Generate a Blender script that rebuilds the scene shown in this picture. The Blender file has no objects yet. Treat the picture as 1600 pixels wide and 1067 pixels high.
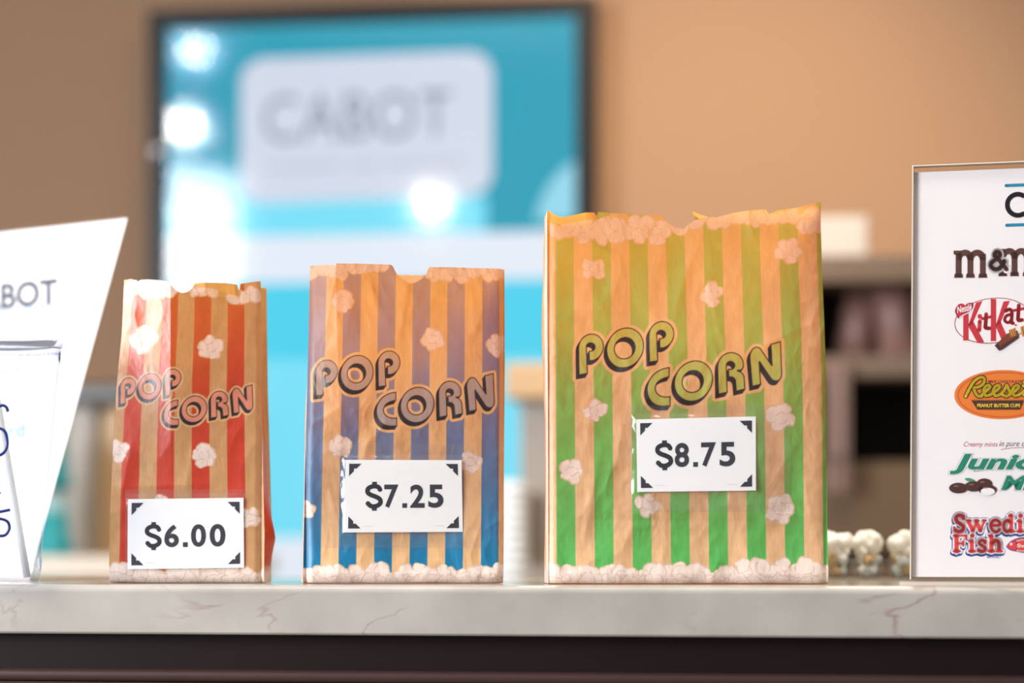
import bpy, bmesh, math, random
import numpy as np
from mathutils import Vector, Matrix
from mathutils.geometry import tessellate_polygon

C = bpy.context.scene
COL = C.collection
R = math.radians

# ------------------------------------------------------------------ camera, world, light, exposure
F = 85.0 / 36.0 * 1600.0                 # focal length in pixels of the 1600 px wide frame
HOR = 855.0                              # pixel row of the horizon
YAW = R(8.36)
CT = 1.05                                # height of the counter top
ZC = CT + 0.02875
FWD = np.array([-math.sin(YAW), math.cos(YAW), 0.0])
RGT = np.array([math.cos(YAW), math.sin(YAW), 0.0])
UP = np.array([0.0, 0.0, 1.0])
CAM = np.array([0.0, 0.0, ZC])
cam_d = bpy.data.cameras.new('camera')
cam = bpy.data.objects.new('camera', cam_d)
COL.objects.link(cam)
cam.location = CAM
cam.rotation_euler = (R(90), 0, YAW)
cam_d.lens = 85.0
cam_d.sensor_width = 36.0
cam_d.shift_y = (HOR - 533.5) / 1600.0
cam_d.clip_start = 0.05
cam_d.dof.use_dof = True
cam_d.dof.focus_distance = 1.885
cam_d.dof.aperture_fstop = 2.5
cam_d.dof.aperture_blades = 0
C.camera = cam

C.view_settings.view_transform = 'Standard'
C.view_settings.look = 'None'
C.view_settings.exposure = 0.0
C.view_settings.gamma = 1.0
C.view_settings.use_curve_mapping = False

w = bpy.data.worlds.new('daylit_lobby')
C.world = w
w.use_nodes = True
bg = w.node_tree.nodes['Background']
bg.inputs[0].default_value = (0.86, 0.93, 1.0, 1)
bg.inputs[1].default_value = 0.20


def area_light(name, loc, target, size, energy, color, size_y=None, spread=None):
    d = bpy.data.lights.new(name, 'AREA')
    d.energy = energy
    d.color = color
    d.size = size
    if size_y:
        d.shape = 'RECTANGLE'
        d.size_y = size_y
    if spread:
        d.spread = spread
    o = bpy.data.objects.new(name, d)
    COL.objects.link(o)
    o.location = loc
    v = Vector(target) - Vector(loc)
    o.rotation_euler = v.to_track_quat('-Z', 'Y').to_euler()
    return o


def spot_light(name, loc, target, angle, blend, energy, color, radius=0.06):
    d = bpy.data.lights.new(name, 'SPOT')
    d.energy = energy
    d.color = color
    d.spot_size = R(angle)
    d.spot_blend = blend
    d.shadow_soft_size = radius
    o = bpy.data.objects.new(name, d)
    COL.objects.link(o)
    o.location = loc
    v = Vector(target) - Vector(loc)
    o.rotation_euler = v.to_track_quat('-Z', 'Y').to_euler()
    return o


# daylit lobby window to the left of the counter, behind the camera's shoulder
area_light('window_daylight', (-2.66, 0.10, 1.66), (-0.2, 1.88, 1.18), 1.2, 152, (0.93, 0.965, 1.0), 1.5)
# warm ceiling panel over the service side of the counter: shines down into and through the bags
area_light('service_ceiling_panel', (-0.05, 2.95, 2.78), (-0.05, 1.95, 1.15), 1.3, 35, (1.0, 0.83, 0.56), 0.5)
# neutral ceiling panel straight above the customer edge of the counter
area_light('counter_ceiling_panel', (0.05, 1.62, 2.84), (0.05, 1.70, 1.0), 2.2, 36, (1.0, 0.92, 0.82), 0.3)
# warm spot washing the back wall to the right of the screen
spot_light('wall_wash_spot', (-0.24, 2.55, 2.76), (-0.24, 4.06, 1.56), 50, 1.0, 215, (1.0, 0.80, 0.58), 0.1)


# ------------------------------------------------------------------ geometry of the view, used to size things from the photograph
def ray(px, py):
    return FWD + RGT * ((px - 800.0) / F) + UP * ((HOR - py) / F)


def at(px, py, d):
    return CAM + d * ray(px, py)


def on_z(px, py, z):
    r = ray(px, py)
    return CAM + r * ((z - ZC) / r[2])


def on_y(px, py, y):
    r = ray(px, py)
    return CAM + r * (y / r[1])


# ------------------------------------------------------------------ helpers
def lin(c):
    c = np.asarray(c, dtype=np.float64) / 255.0
    return np.where(c <= 0.04045, c / 12.92, ((c + 0.055) / 1.055) ** 2.4)


def rgba(c):
    l = lin(c)
    return (float(l[0]), float(l[1]), float(l[2]), 1.0)


def mat(name, color, rough=0.5, metal=0.0, spec=0.5, vary=0.06, scale=40.0, bump=0.0, emit=None, estr=0.0, coat=0.0):
    m = bpy.data.materials.new(name)
    m.use_nodes = True
    nt = m.node_tree
    b = nt.nodes['Principled BSDF']
    b.inputs['Roughness'].default_value = rough
    b.inputs['Metallic'].default_value = metal
    b.inputs['Specular IOR Level'].default_value = spec
    b.inputs['Coat Weight'].default_value = coat
    tc = nt.nodes.new('ShaderNodeTexCoord')
    no = nt.nodes.new('ShaderNodeTexNoise')
    no.inputs['Scale'].default_value = scale
    no.inputs['Detail'].default_value = 4
    nt.links.new(tc.outputs['Object'], no.inputs['Vector'])
    mx = nt.nodes.new('ShaderNodeMix')
    mx.data_type = 'RGBA'
    c = rgba(color)
    mx.inputs[6].default_value = tuple(v * (1 - vary) for v in c[:3]) + (1,)
    mx.inputs[7].default_value = tuple(min(1, v * (1 + vary)) for v in c[:3]) + (1,)
    nt.links.new(no.outputs['Fac'], mx.inputs[0])
    nt.links.new(mx.outputs[2], b.inputs['Base Color'])
    if bump:
        bp = nt.nodes.new('ShaderNodeBump')
        bp.inputs['Strength'].default_value = bump
        bp.inputs['Distance'].default_value = 0.002
        nt.links.new(no.outputs['Fac'], bp.inputs['Height'])
        nt.links.new(bp.outputs['Normal'], b.inputs['Normal'])
    if emit is not None:
        b.inputs['Emission Color'].default_value = rgba(emit)
        b.inputs['Emission Strength'].default_value = estr
    return m


def clear_mat(name, tint=(250, 252, 255), rough=0.05, base=0.04, edge=0.55, film=0.0):
    """clear plastic sheet: see-through with a fresnel-like sheen"""
    m = bpy.data.materials.new(name)
    m.use_nodes = True
    nt = m.node_tree
    nt.nodes.clear()
    out = nt.nodes.new('ShaderNodeOutputMaterial')
    tr = nt.nodes.new('ShaderNodeBsdfTransparent')
    tr.inputs[0].default_value = rgba(tint)
    gl = nt.nodes.new('ShaderNodeBsdfGlossy')
    gl.inputs['Roughness'].default_value = rough
    lw = nt.nodes.new('ShaderNodeLayerWeight')
    lw.inputs['Blend'].default_value = 0.35
    mr = nt.nodes.new('ShaderNodeMapRange')
    mr.inputs[3].default_value = base
    mr.inputs[4].default_value = edge
    pw = nt.nodes.new('ShaderNodeMath')
    pw.operation = 'POWER'
    pw.inputs[1].default_value = 2.6
    nt.links.new(lw.outputs['Facing'], pw.inputs[0])
    nt.links.new(pw.outputs[0], mr.inputs[0])
    mx = nt.nodes.new('ShaderNodeMixShader')
    nt.links.new(mr.outputs[0], mx.inputs[0])
    nt.links.new(tr.outputs[0], mx.inputs[1])
    nt.links.new(gl.outputs[0], mx.inputs[2])
    last = mx
    if film:
        df = nt.nodes.new('ShaderNodeBsdfDiffuse')
        df.inputs[0].default_value = (0.9, 0.92, 0.95, 1)
        m2 = nt.nodes.new('ShaderNodeMixShader')
        m2.inputs[0].default_value = film
        nt.links.new(mx.outputs[0], m2.inputs[1])
        nt.links.new(df.outputs[0], m2.inputs[2])
        last = m2
    nt.links.new(last.outputs[0], out.inputs[0])
    return m


def link_mesh(name, me, parent=None, mats=(), smooth=False):
    for m in mats:
        me.materials.append(m)
    if smooth:
        me.polygons.foreach_set('use_smooth', np.ones(len(me.polygons), dtype=bool))
    o = bpy.data.objects.new(name, me)
    COL.objects.link(o)
    if parent is not None:
        o.parent = parent
    return o


def empty(name, loc=(0, 0, 0), rz=0.0):
    o = bpy.data.objects.new(name, None)
    COL.objects.link(o)
    o.empty_display_size = 0.05
    o.location = loc
    o.rotation_euler = (0, 0, rz)
    return o


def tag(o, label=None, cat=None, group=None, kind=None):
    if label:
        o['label'] = label
    if cat:
        o['category'] = cat
    if group:
        o['group'] = group
    if kind:
        o['kind'] = kind
    return o


def copy_tree(o, parent=None):
    c = o.copy()
    COL.objects.link(c)
    if parent is not None:
        c.parent = parent
    for ch in list(o.children):
        copy_tree(ch, c)
    return c


class MB:
    """collects faces with material slots, builds one mesh object"""

    def __init__(self):
        self.v, self.f, self.m, self.mats = [], [], [], []

    def slot(self, m):
        if m not in self.mats:
            self.mats.append(m)
        return self.mats.index(m)

    def add(self, verts, faces, m):
        k = len(self.v)
        s = self.slot(m)
        self.v.extend([tuple(float(a) for a in p) for p in verts])
        for f in faces:
            self.f.append(tuple(i + k for i in f))
            self.m.append(s)

    def box(self, x0, x1, y0, y1, z0, z1, m):
        v = [(x0, y0, z0), (x1, y0, z0), (x1, y1, z0), (x0, y1, z0), (x0, y0, z1), (x1, y0, z1), (x1, y1, z1), (x0, y1, z1)]
        self.add(v, [(0, 3, 2, 1), (4, 5, 6, 7), (0, 1, 5, 4), (1, 2, 6, 5), (2, 3, 7, 6), (3, 0, 4, 7)], m)

    def lathe(self, prof, m, n=48, cx=0, cy=0, wob=None):
        v, f = [], []
        for r, z in prof:
            for i in range(n):
                a = 2 * math.pi * i / n
                rr = r + (wob(a, z) if wob else 0)
                v.append((cx + rr * math.cos(a), cy + rr * math.sin(a), z))
        for j in range(len(prof) - 1):
            for i in range(n):
                i2 = (i + 1) % n
                f.append((j * n + i, j * n + i2, (j + 1) * n + i2, (j + 1) * n + i))
        self.add(v, f, m)

    def disc(self, r, z, m, n=48, cx=0, cy=0, up=True):
        v = [(cx + r * math.cos(2 * math.pi * i / n), cy + r * math.sin(2 * math.pi * i / n), z) for i in range(n)]
        self.add(v, [tuple(range(n)) if up else tuple(reversed(range(n)))], m)

    def tube(self, pts, r, m, n=8, taper=None):
        pts = [Vector(p) for p in pts]
        v, f = [], []
        for i, p in enumerate(pts):
            t = (pts[min(i + 1, len(pts) - 1)] - pts[max(i - 1, 0)]).normalized()
            a = t.orthogonal().normalized() if abs(t.z) < 0.9 else t.cross(Vector((0, 1, 0))).normalized()
            a = (Vector((0, -1, 0)) - t * t.dot(Vector((0, -1, 0)))).normalized() if abs(t.y) < 0.9 else a
            b = t.cross(a)
            rr = r * (taper[i] if taper else 1)
            for k in range(n):
                q = p + (a * math.cos(2 * math.pi * k / n) + b * math.sin(2 * math.pi * k / n)) * rr
                v.append(q)
        for i in range(len(pts) - 1):
            for k in range(n):
                k2 = (k + 1) % n
                f.append((i * n + k, i * n + k2, (i + 1) * n + k2, (i + 1) * n + k))
        f.append(tuple(reversed(range(n))))
        f.append(tuple(range((len(pts) - 1) * n, len(pts) * n)))
        self.add(v, f, m)

    def build(self, name, parent=None, smooth=False, bevel=0.0, seg=2):
        me = bpy.data.meshes.new(name)
        me.from_pydata(self.v, [], self.f)
        for m in self.mats:
            me.materials.append(m)
        me.polygons.foreach_set('material_index', np.array(self.m, dtype=np.int32))
        bm = bmesh.new()
        bm.from_mesh(me)
        bmesh.ops.recalc_face_normals(bm, faces=bm.faces)
        if bevel:
            bmesh.ops.bevel(bm, geom=bm.edges[:], offset=bevel, segments=seg, affect='EDGES', profile=0.6)
        bm.to_mesh(me)
        bm.free()
        me.update()
        return link_mesh(name, me, parent, (), smooth)


# ------------------------------------------------------------------ flat printing: layered 2-D shapes, built in the x-z plane facing -y
_tc = {}


def text_poly(s, offset=0.0, shear=0.0, spacing=1.0):
    key = (s, offset, shear, spacing)
    if key in _tc:
        return _tc[key]
    c = bpy.data.curves.new('lettering', 'FONT')
    c.body = s
    c.offset = offset
    c.shear = shear
    c.space_character = spacing
    c.resolution_u = 6
    o = bpy.data.objects.new('lettering', c)
    COL.objects.link(o)
    dg = bpy.context.evaluated_depsgraph_get()
    me = o.evaluated_get(dg).to_mesh()
    v = np.array([tuple(q.co)[:2] for q in me.vertices])
    f = [tuple(p.vertices) for p in me.polygons]
    o.evaluated_get(dg).to_mesh_clear()
    bpy.data.objects.remove(o)
    bpy.data.curves.remove(c)
    _tc[key] = (v, f)
    return v, f


class Flat:
    EPS = 0.00011

    def __init__(self, to):
        self.to = to            # maps (a, b) drawing coordinates to (x, z) in metres
        self.mb = MB()

    def put(self, pts, faces, layer, m):
        v = []
        for p in pts:
            x, z = self.to(p[0], p[1])
            v.append((x, -layer * self.EPS, z))
        # face the viewer (-y)
        out = []
        for f in faces:
            a, b, c = v[f[0]], v[f[1]], v[f[2]]
            cr = (b[0] - a[0]) * (c[2] - a[2]) - (b[2] - a[2]) * (c[0] - a[0])
            out.append(tuple(f) if cr > 0 else tuple(reversed(f)))
        self.mb.add(v, out, m)

    def poly(self, pts, layer, m, holes=()):
        loops = [[Vector((p[0], p[1], 0)) for p in pts]] + [[Vector((p[0], p[1], 0)) for p in h] for h in holes]
        tris = tessellate_polygon(loops)
        allp = [p for l in loops for p in l]
        self.put([(p.x, p.y) for p in allp], [t for t in tris], layer, m)

    def ellipse(self, cx, cy, rx, ry, layer, m, rot=0.0, n=48, hole=None):
        ca, sa = math.cos(rot), math.sin(rot)

        def ring(ax, ay):
            return [(cx + ax * math.cos(t) * ca - ay * math.sin(t) * sa, cy + ax * math.cos(t) * sa + ay * math.sin(t) * ca)
                    for t in [2 * math.pi * i / n for i in range(n)]]
        self.poly(ring(rx, ry), layer, m, [ring(*hole)] if hole else ())

    def stroke(self, pts, width, layer, m, round_caps=True, n=12):
        ws = width if hasattr(width, '__len__') else [width] * len(pts)
        for (a, b, wa, wb) in zip(pts[:-1], pts[1:], ws[:-1], ws[1:]):
            d = np.array(b, float) - np.array(a, float)
            l = np.hypot(*d)
            if l < 1e-9:
                continue
            nrm = np.array([-d[1], d[0]]) / l
            a_, b_ = np.array(a, float), np.array(b, float)
            self.put([a_ + nrm * wa / 2, b_ + nrm * wb / 2, b_ - nrm * wb / 2, a_ - nrm * wa / 2], [(0, 1, 2, 3)], layer, m)
        for i, (p, wd) in enumerate(zip(pts, ws)):
            if not round_caps and i in (0, len(pts) - 1):
                continue
            q = [(p[0] + wd / 2 * math.cos(2 * math.pi * k / n), p[1] + wd / 2 * math.sin(2 * math.pi * k / n)) for k in range(n)]
            self.put(q, [tuple(range(n))], layer, m)

    def text(self, s, box, layers, shear=0.0, spacing=1.0, rise=0.0, flip=True):
        """box = (a0, a1, b_bottom, b_top) in drawing coordinates of the first layer's ink; layers = [(offset, layer, material, da, db)]"""
        v0, _ = text_poly(s, layers[-1][0], shear, spacing)
        mn, mx = v0.min(0), v0.max(0)
        sx = (box[1] - box[0]) / (mx[0] - mn[0])
        sy = (box[3] - box[2]) / (mx[1] - mn[1])
        for off, layer, m, da, db in layers:
            v, f = text_poly(s, off, shear, spacing)
            a = box[0] + (v[:, 0] - mn[0]) * sx + da
            b = box[2] + (v[:, 1] - mn[1]) * sy + db + rise * (a - box[0])
            self.put(np.stack([a, b], 1), f, layer, m)

    def build(self, name, parent=None):
        me = bpy.data.meshes.new(name)
        me.from_pydata(self.mb.v, [], self.mb.f)
        me.polygons.foreach_set('material_index', np.array(self.mb.m, dtype=np.int32))
        me.update()
        return link_mesh(name, me, parent, self.mb.mats)


def bez(p0, p1, p2, p3, n=12):
    return [tuple((1 - t) ** 3 * np.array(p0) + 3 * (1 - t) ** 2 * t * np.array(p1) + 3 * (1 - t) * t * t * np.array(p2) + t ** 3 * np.array(p3))
            for t in np.linspace(0, 1, n)]


def arc(cx, cy, rx, ry, a0, a1, n=24, slant=0.0):
    """angles in degrees, drawing coordinates with y DOWN (90 = top)"""
    out = []
    for t in np.linspace(R(a0), R(a1), n):
        x, y = rx * math.cos(t), -ry * math.sin(t)
        out.append((cx + x - slant * y, cy + y))
    return out


def spline(pts, n=8):
    """catmull-rom through points"""
    P = [np.array(p, float) for p in pts]
    P = [2 * P[0] - P[1]] + P + [2 * P[-1] - P[-2]]
    out = []
    for i in range(1, len(P) - 2):
        for t in np.linspace(0, 1, n, endpoint=False):
            a, b, c, d = P[i - 1], P[i], P[i + 1], P[i + 2]
            out.append(tuple(0.5 * ((2 * b) + (-a + c) * t + (2 * a - 5 * b + 4 * c - d) * t * t + (-a + 3 * b - 3 * c + d) * t ** 3)))
    out.append(tuple(P[-2]))
    return out


# ------------------------------------------------------------------ numpy noise for creased paper
def vnoise(x, y, seed):
    rs = np.random.RandomState(seed)
    g = rs.rand(64, 64, 2) * 2 - 1
    xi, yi = np.floor(x).astype(int), np.floor(y).astype(int)
    fx, fy = x - xi, y - yi
    u, v = fx * fx * fx * (fx * (fx * 6 - 15) + 10), fy * fy * fy * (fy * (fy * 6 - 15) + 10)

    def gr(ix, iy, dx, dy):
        q = g[ix % 64, iy % 64]
        return q[..., 0] * dx + q[..., 1] * dy
    a = gr(xi, yi, fx, fy) * (1 - u) + gr(xi + 1, yi, fx - 1, fy) * u
    b = gr(xi, yi + 1, fx, fy - 1) * (1 - u) + gr(xi + 1, yi + 1, fx - 1, fy - 1) * u
    return a * (1 - v) + b * v


def crumple(x, z, seed, amt=1.0):
    """sharp-creased paper relief in metres"""
    wx = x + 0.010 * vnoise(x / 0.05, z / 0.06, seed + 90)
    wz = z + 0.010 * vnoise(x / 0.05 + 7, z / 0.06, seed + 91)
    h = np.zeros_like(x)
    for k, (lx, lz, am) in enumerate([(0.060, 0.110, 0.0042), (0.026, 0.044, 0.0022), (0.012, 0.021, 0.00085), (0.0055, 0.009, 0.00022)]):
        n = vnoise(wx / lx + 3.1 * k, wz / lz + 1.7 * k, seed + k)
        mask = np.clip(0.55 + 1.2 * vnoise(x / 0.07, z / 0.07, seed + 40 + k), 0.1, 1.0)
        h += am * (np.sqrt(n * n + 0.0006) - 0.25) * mask
    return h * amt


def creases(x, z, lines, soft=0.0012):
    """explicit crease lines: (x0, z0, x1, z1, height, half width)"""
    h = np.zeros_like(x)
    for x0, z0, x1, z1, hh, wd in lines:
        dx, dz = x1 - x0, z1 - z0
        L2 = dx * dx + dz * dz
        t = np.clip(((x - x0) * dx + (z - z0) * dz) / L2, 0, 1)
        d = np.hypot(x - x0 - t * dx, z - z0 - t * dz)
        h += hh * np.exp(-np.sqrt(d * d + soft * soft) / wd) * np.sin(np.pi * np.clip(t * 0.92 + 0.04, 0, 1)) ** 0.5
    return h


# ------------------------------------------------------------------ bag print: painted per vertex of the paper
def sdf_poly(x, y, poly):
    d = np.full(x.shape, 1e18)
    s = np.zeros(x.shape, dtype=bool)
    n = len(poly)
    for i in range(n):
        ax, ay = poly[i]
        bx, by = poly[(i + 1) % n]
        ex, ey = bx - ax, by - ay
        L2 = ex * ex + ey * ey + 1e-12
        t = np.clip(((x - ax) * ex + (y - ay) * ey) / L2, 0, 1)
        d = np.minimum(d, (x - ax - t * ex) ** 2 + (y - ay - t * ey) ** 2)
        c = (ay > y) != (by > y)
        if ey != 0:
            s ^= c & (x < ex * (y - ay) / ey + ax)
    d = np.sqrt(d)
    return np.where(s, -d, d)


def letter_shapes():
    """the slanted display letters of POP / CORN, drawn in units of a 4.444x enlargement (y down); list of (outer, hole or None)"""
    L = []

    def P(dx, dy):
        o = [(108, 472), (105, 290)] + arc(193, 280, 88, 95, 175, -78, 30, 0.06) + [(180, 372), (179, 317)]
        o += arc(191, 277, 29, 27, -110, 185, 20) + [(163, 300), (170, 462)]
        return [(x + dx, y + dy) for x, y in o]
    L.append((P(0, 0), None))
    L.append((arc(430, 284, 129, 141, 0, 354, 60, 0.10), arc(427, 286, 70, 73, 0, 354, 40, 0.08)))
    L.append((P(488, -85), None))
    L.append((bez((737, 421), (640, 430), (578, 500), (580, 580)) + bez((580, 580), (584, 650), (630, 694), (690, 692))[1:]
              + [(743, 689), (743, 622)] + bez((743, 622), (690, 634), (640, 612), (640, 566)) + bez((640, 566), (644, 520), (680, 500), (736, 488))[1:], None))
    L.append((arc(902, 517, 133, 141, 0, 354, 60, 0.10), arc(897, 520, 71, 74, 0, 354, 40, 0.08)))
    L.append(([(1072, 611), (1067, 430)] + arc(1158, 412, 90, 91, 176, -2, 24, 0.04) + bez((1248, 416), (1246, 440), (1226, 450), (1206, 447), 8)
              + bez((1206, 447), (1240, 456), (1254, 476), (1254, 506), 8)[1:] + [(1258, 576), (1196, 591), (1190, 525)]
              + bez((1190, 525), (1188, 498), (1172, 489), (1143, 492), 8) + [(1141, 442)] + arc(1157, 411, 27, 26, -120, 185, 18) + [(1130, 430), (1137, 597)], None))
    L.append(([(1306, 558), (1287, 350)] + bez((1287, 350), (1292, 300), (1326, 268), (1362, 296), 12) + [(1440, 412), (1430, 268), (1500, 249), (1509, 470)]
              + bez((1509, 470), (1509, 520), (1470, 538), (1436, 508), 12) + [(1356, 388), (1367, 544)], None))
    return L


LETTERS = letter_shapes()


def cover(rgb, a, c):
    """paint colour c with coverage a"""
    a = np.clip(a, 0, 1)[:, None]
    rgb[:] = rgb * (1 - a) + np.asarray(c, float)[None, :] * a


WHITE = (238, 218, 206)
LINE = (188, 138, 112)


def kernels(rgb, px, py, circles, sh=1.0):
    """popcorn drawn as overlapping white discs with thin tan outlines"""
    for cx, cy, r in circles:
        d = np.hypot(px - cx, py - cy)
        th = np.arctan2(py - cy, px - cx)
        rr = r * (1 + 0.07 * np.sin(3 * th + cx) + 0.05 * np.sin(5 * th + cy))
        cover(rgb, (rr + 1.2 - d), (222, 184, 150))
    for cx, cy, r in circles:
        d = np.hypot(px - cx, py - cy)
        th = np.arctan2(py - cy, px - cx)
        rr = r * (1 + 0.07 * np.sin(3 * th + cx) + 0.05 * np.sin(5 * th + cy))
        cover(rgb, (rr - d), WHITE)
        k = (np.sin(2.3 * th + cx * 1.7) > -0.45)
        cover(rgb, 0.6 * (1.0 - np.abs(d - rr + 1.2)) * k, LINE)


def paint_letters(rgb, px, py, ax, ay, r, k, fill, kraft, black=(38, 30, 34)):
    cx = 110 + (px - ax) * 4.444 / r
    cy = 472 + (py - ay) * 4.444 / r - k * (cx - 110)
    sel = (cx > 30) & (cx < 1600) & (cy > 40) & (cy < 790)
    x, y = cx[sel], cy[sel]
    aa = r / 4.444
    big = np.full(x.shape, 1e9)
    sha = np.full(x.shape, 1e9)
    for o, h in LETTERS:
        bx0, bx1 = min(p[0] for p in o) - 70, max(p[0] for p in o) + 60
        b = (x > bx0) & (x < bx1)
        for t in np.linspace(0, 1, 6):
            xs, ys = x[b] + 18 * t, y[b] - 27 * t
            d = sdf_poly(xs, ys, o)
            if h:
                d = np.maximum(d, -sdf_poly(xs, ys, h))
            if t == 0:
                v = big[b]
                big[b] = np.minimum(v, d)
            v = sha[b]
            sha[b] = np.minimum(v, d)
    sub = rgb[sel]
    cover(sub, 0.5 + (24 - sha) * aa, kraft)
    cover(sub, 0.5 + (2.0 - sha) * aa, black)
    cover(sub, 0.5 + (-6.5 - big) * aa, fill)
    rgb[sel] = sub


def cluster(cx, cy, s, seed):
    r = random.Random(seed)
    out = []
    a0 = r.random() * 6.28
    n = r.choice([4, 5, 5])
    for i in range(n):
        a = a0 + i * 6.283 / n + r.uniform(-.25, .25)
        q = r.uniform(.42, .58) * s
        out.append((cx + q * math.cos(a), cy + q * math.sin(a), s * r.uniform(.42, .56)))
    out.append((cx + r.uniform(-.1, .1) * s, cy + r.uniform(-.1, .1) * s, s * .42))
    return out


def band(x0, x1, y0, y1, seed, n, r0=8, r1=16, edge=None):
    r = random.Random(seed)
    out = []
    for i in range(n):
        x = x0 + (x1 - x0) * (i + r.random()) / n
        y = r.uniform(y0, y1)
        out.append((x, y, r.uniform(r0, r1)))
    r.shuffle(out)
    return out


def paper_mat(name, kraft, gloss=0.42, spec=0.5, trans=0.42):
    m = bpy.data.materials.new(name)
    m.use_nodes = True
    nt = m.node_tree
    b = nt.nodes['Principled BSDF']
    out = nt.nodes['Material Output']
    at_ = nt.nodes.new('ShaderNodeAttribute')
    at_.attribute_name = 'print'
    tc = nt.nodes.new('ShaderNodeTexCoord')
    mp = nt.nodes.new('ShaderNodeMapping')
    mp.inputs['Scale'].default_value = (900, 900, 110)
    nt.links.new(tc.outputs['Object'], mp.inputs[0])
    no = nt.nodes.new('ShaderNodeTexNoise')
    no.inputs['Scale'].default_value = 1.0
    no.inputs['Detail'].default_value = 3
    nt.links.new(mp.outputs[0], no.inputs['Vector'])
    n2 = nt.nodes.new('ShaderNodeTexNoise')
    n2.inputs['Scale'].default_value = 95.0
    n2.inputs['Detail'].default_value = 5
    nt.links.new(tc.outputs['Object'], n2.inputs['Vector'])
    add = nt.nodes.new('ShaderNodeMath')
    add.operation = 'ADD'
    nt.links.new(no.outputs['Fac'], add.inputs[0])
    nt.links.new(n2.outputs['Fac'], add.inputs[1])
    mr = nt.nodes.new('ShaderNodeMapRange')
    mr.inputs[1].default_value = 0.6
    mr.inputs[2].default_value = 1.4
    mr.inputs[3].default_value = 0.82
    mr.inputs[4].default_value = 1.14
    nt.links.new(add.outputs[0], mr.inputs[0])
    mul = nt.nodes.new('ShaderNodeMix')
    mul.data_type = 'RGBA'
    mul.blend_type = 'MULTIPLY'
    mul.inputs[0].default_value = 1.0
    cmb = nt.nodes.new('ShaderNodeCombineColor')
    for i in range(3):
        nt.links.new(mr.outputs[0], cmb.inputs[i])
    nt.links.new(at_.outputs['Color'], mul.inputs[6])
    nt.links.new(cmb.outputs[0], mul.inputs[7])
    geo = nt.nodes.new('ShaderNodeNewGeometry')
    side = nt.nodes.new('ShaderNodeMix')
    side.data_type = 'RGBA'
    nt.links.new(geo.outputs['Backfacing'], side.inputs[0])
    nt.links.new(mul.outputs[2], side.inputs[6])
    side.inputs[7].default_value = rgba(kraft)
    nt.links.new(side.outputs[2], b.inputs['Base Color'])
    b.inputs['Roughness'].default_value = gloss
    b.inputs['Specular IOR Level'].default_value = spec
    bp = nt.nodes.new('ShaderNodeBump')
    bp.inputs['Strength'].default_value = 0.12
    bp.inputs['Distance'].default_value = 0.0006
    nt.links.new(no.outputs['Fac'], bp.inputs['Height'])
    nt.links.new(bp.outputs['Normal'], b.inputs['Normal'])
    tr = nt.nodes.new('ShaderNodeBsdfTranslucent')
    tm = nt.nodes.new('ShaderNodeMix')
    tm.data_type = 'RGBA'
    tm.inputs[0].default_value = 0.86
    nt.links.new(mul.outputs[2], tm.inputs[6])
    tm.inputs[7].default_value = rgba((230, 166, 66))
    nt.links.new(tm.outputs[2], tr.inputs[0])
    mx = nt.nodes.new('ShaderNodeMixShader')
    tf = nt.nodes.new('ShaderNodeMath')
    tf.operation = 'MULTIPLY'
    tf.inputs[1].default_value = trans
    nt.links.new(at_.outputs['Alpha'], tf.inputs[0])
    nt.links.new(tf.outputs[0], mx.inputs[0])
    nt.links.new(b.outputs[0], mx.inputs[1])
    nt.links.new(tr.outputs[0], mx.inputs[2])
    nt.links.new(mx.outputs[0], out.inputs[0])
    return m


def grid_mesh(name, X, Y, Z, rgb, m, parent, flip=False, layers=None):
    """X, Y, Z: (rows, cols) arrays; rgb (rows*cols, 3) sRGB 0..255"""
    nr, nc = X.shape
    co = np.stack([X, Y, Z], -1).reshape(-1, 3)
    i = np.arange(nr * nc).reshape(nr, nc)
    a, b, c, d = i[:-1, :-1], i[:-1, 1:], i[1:, 1:], i[1:, :-1]
    q = np.stack([a, b, c, d] if not flip else [a, d, c, b], -1).reshape(-1, 4)
    me = bpy.data.meshes.new(name)
    me.vertices.add(len(co))
    me.vertices.foreach_set('co', co.astype(np.float32).ravel())
    me.loops.add(q.size)
    me.loops.foreach_set('vertex_index', q.astype(np.int32).ravel())
    me.polygons.add(len(q))
    me.polygons.foreach_set('loop_start', np.arange(0, q.size, 4, dtype=np.int32))
    me.polygons.foreach_set('loop_total', np.full(len(q), 4, dtype=np.int32))
    me.polygons.foreach_set('use_smooth', np.ones(len(q), dtype=bool))
    me.update(calc_edges=True)
    if rgb is not None:
        at_ = me.color_attributes.new('print', 'FLOAT_COLOR', 'POINT')
        col = np.ones((len(co), 4), dtype=np.float32)
        col[:, :3] = lin(rgb)
        lum = np.asarray(rgb) @ np.array([0.3, 0.6, 0.1])
        col[:, 3] = np.clip((lum - 34) / 45, 0.04, 1.0)
        if layers is not None:
            col[:, 3] *= layers          # translucency factor; on front panels it carries the painted glow fade
        at_.data.foreach_set('color', col.ravel())
    return link_mesh(name, me, parent, (m,))


def interp(pts, x):
    p = np.array(pts, float)
    return np.interp(x, p[:, 0], p[:, 1])


M_CARD = mat('price_card_paper', (244, 241, 242), 0.5, vary=0.015, scale=60)
M_INK = mat('card_ink', (34, 28, 44), 0.4, vary=0.1)
M_RULE = mat('card_rule', (214, 208, 212), 0.5)
M_TAPE = clear_mat('clear_tape', (254, 254, 253), 0.14, 0.05, 0.5, film=0.03)


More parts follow.
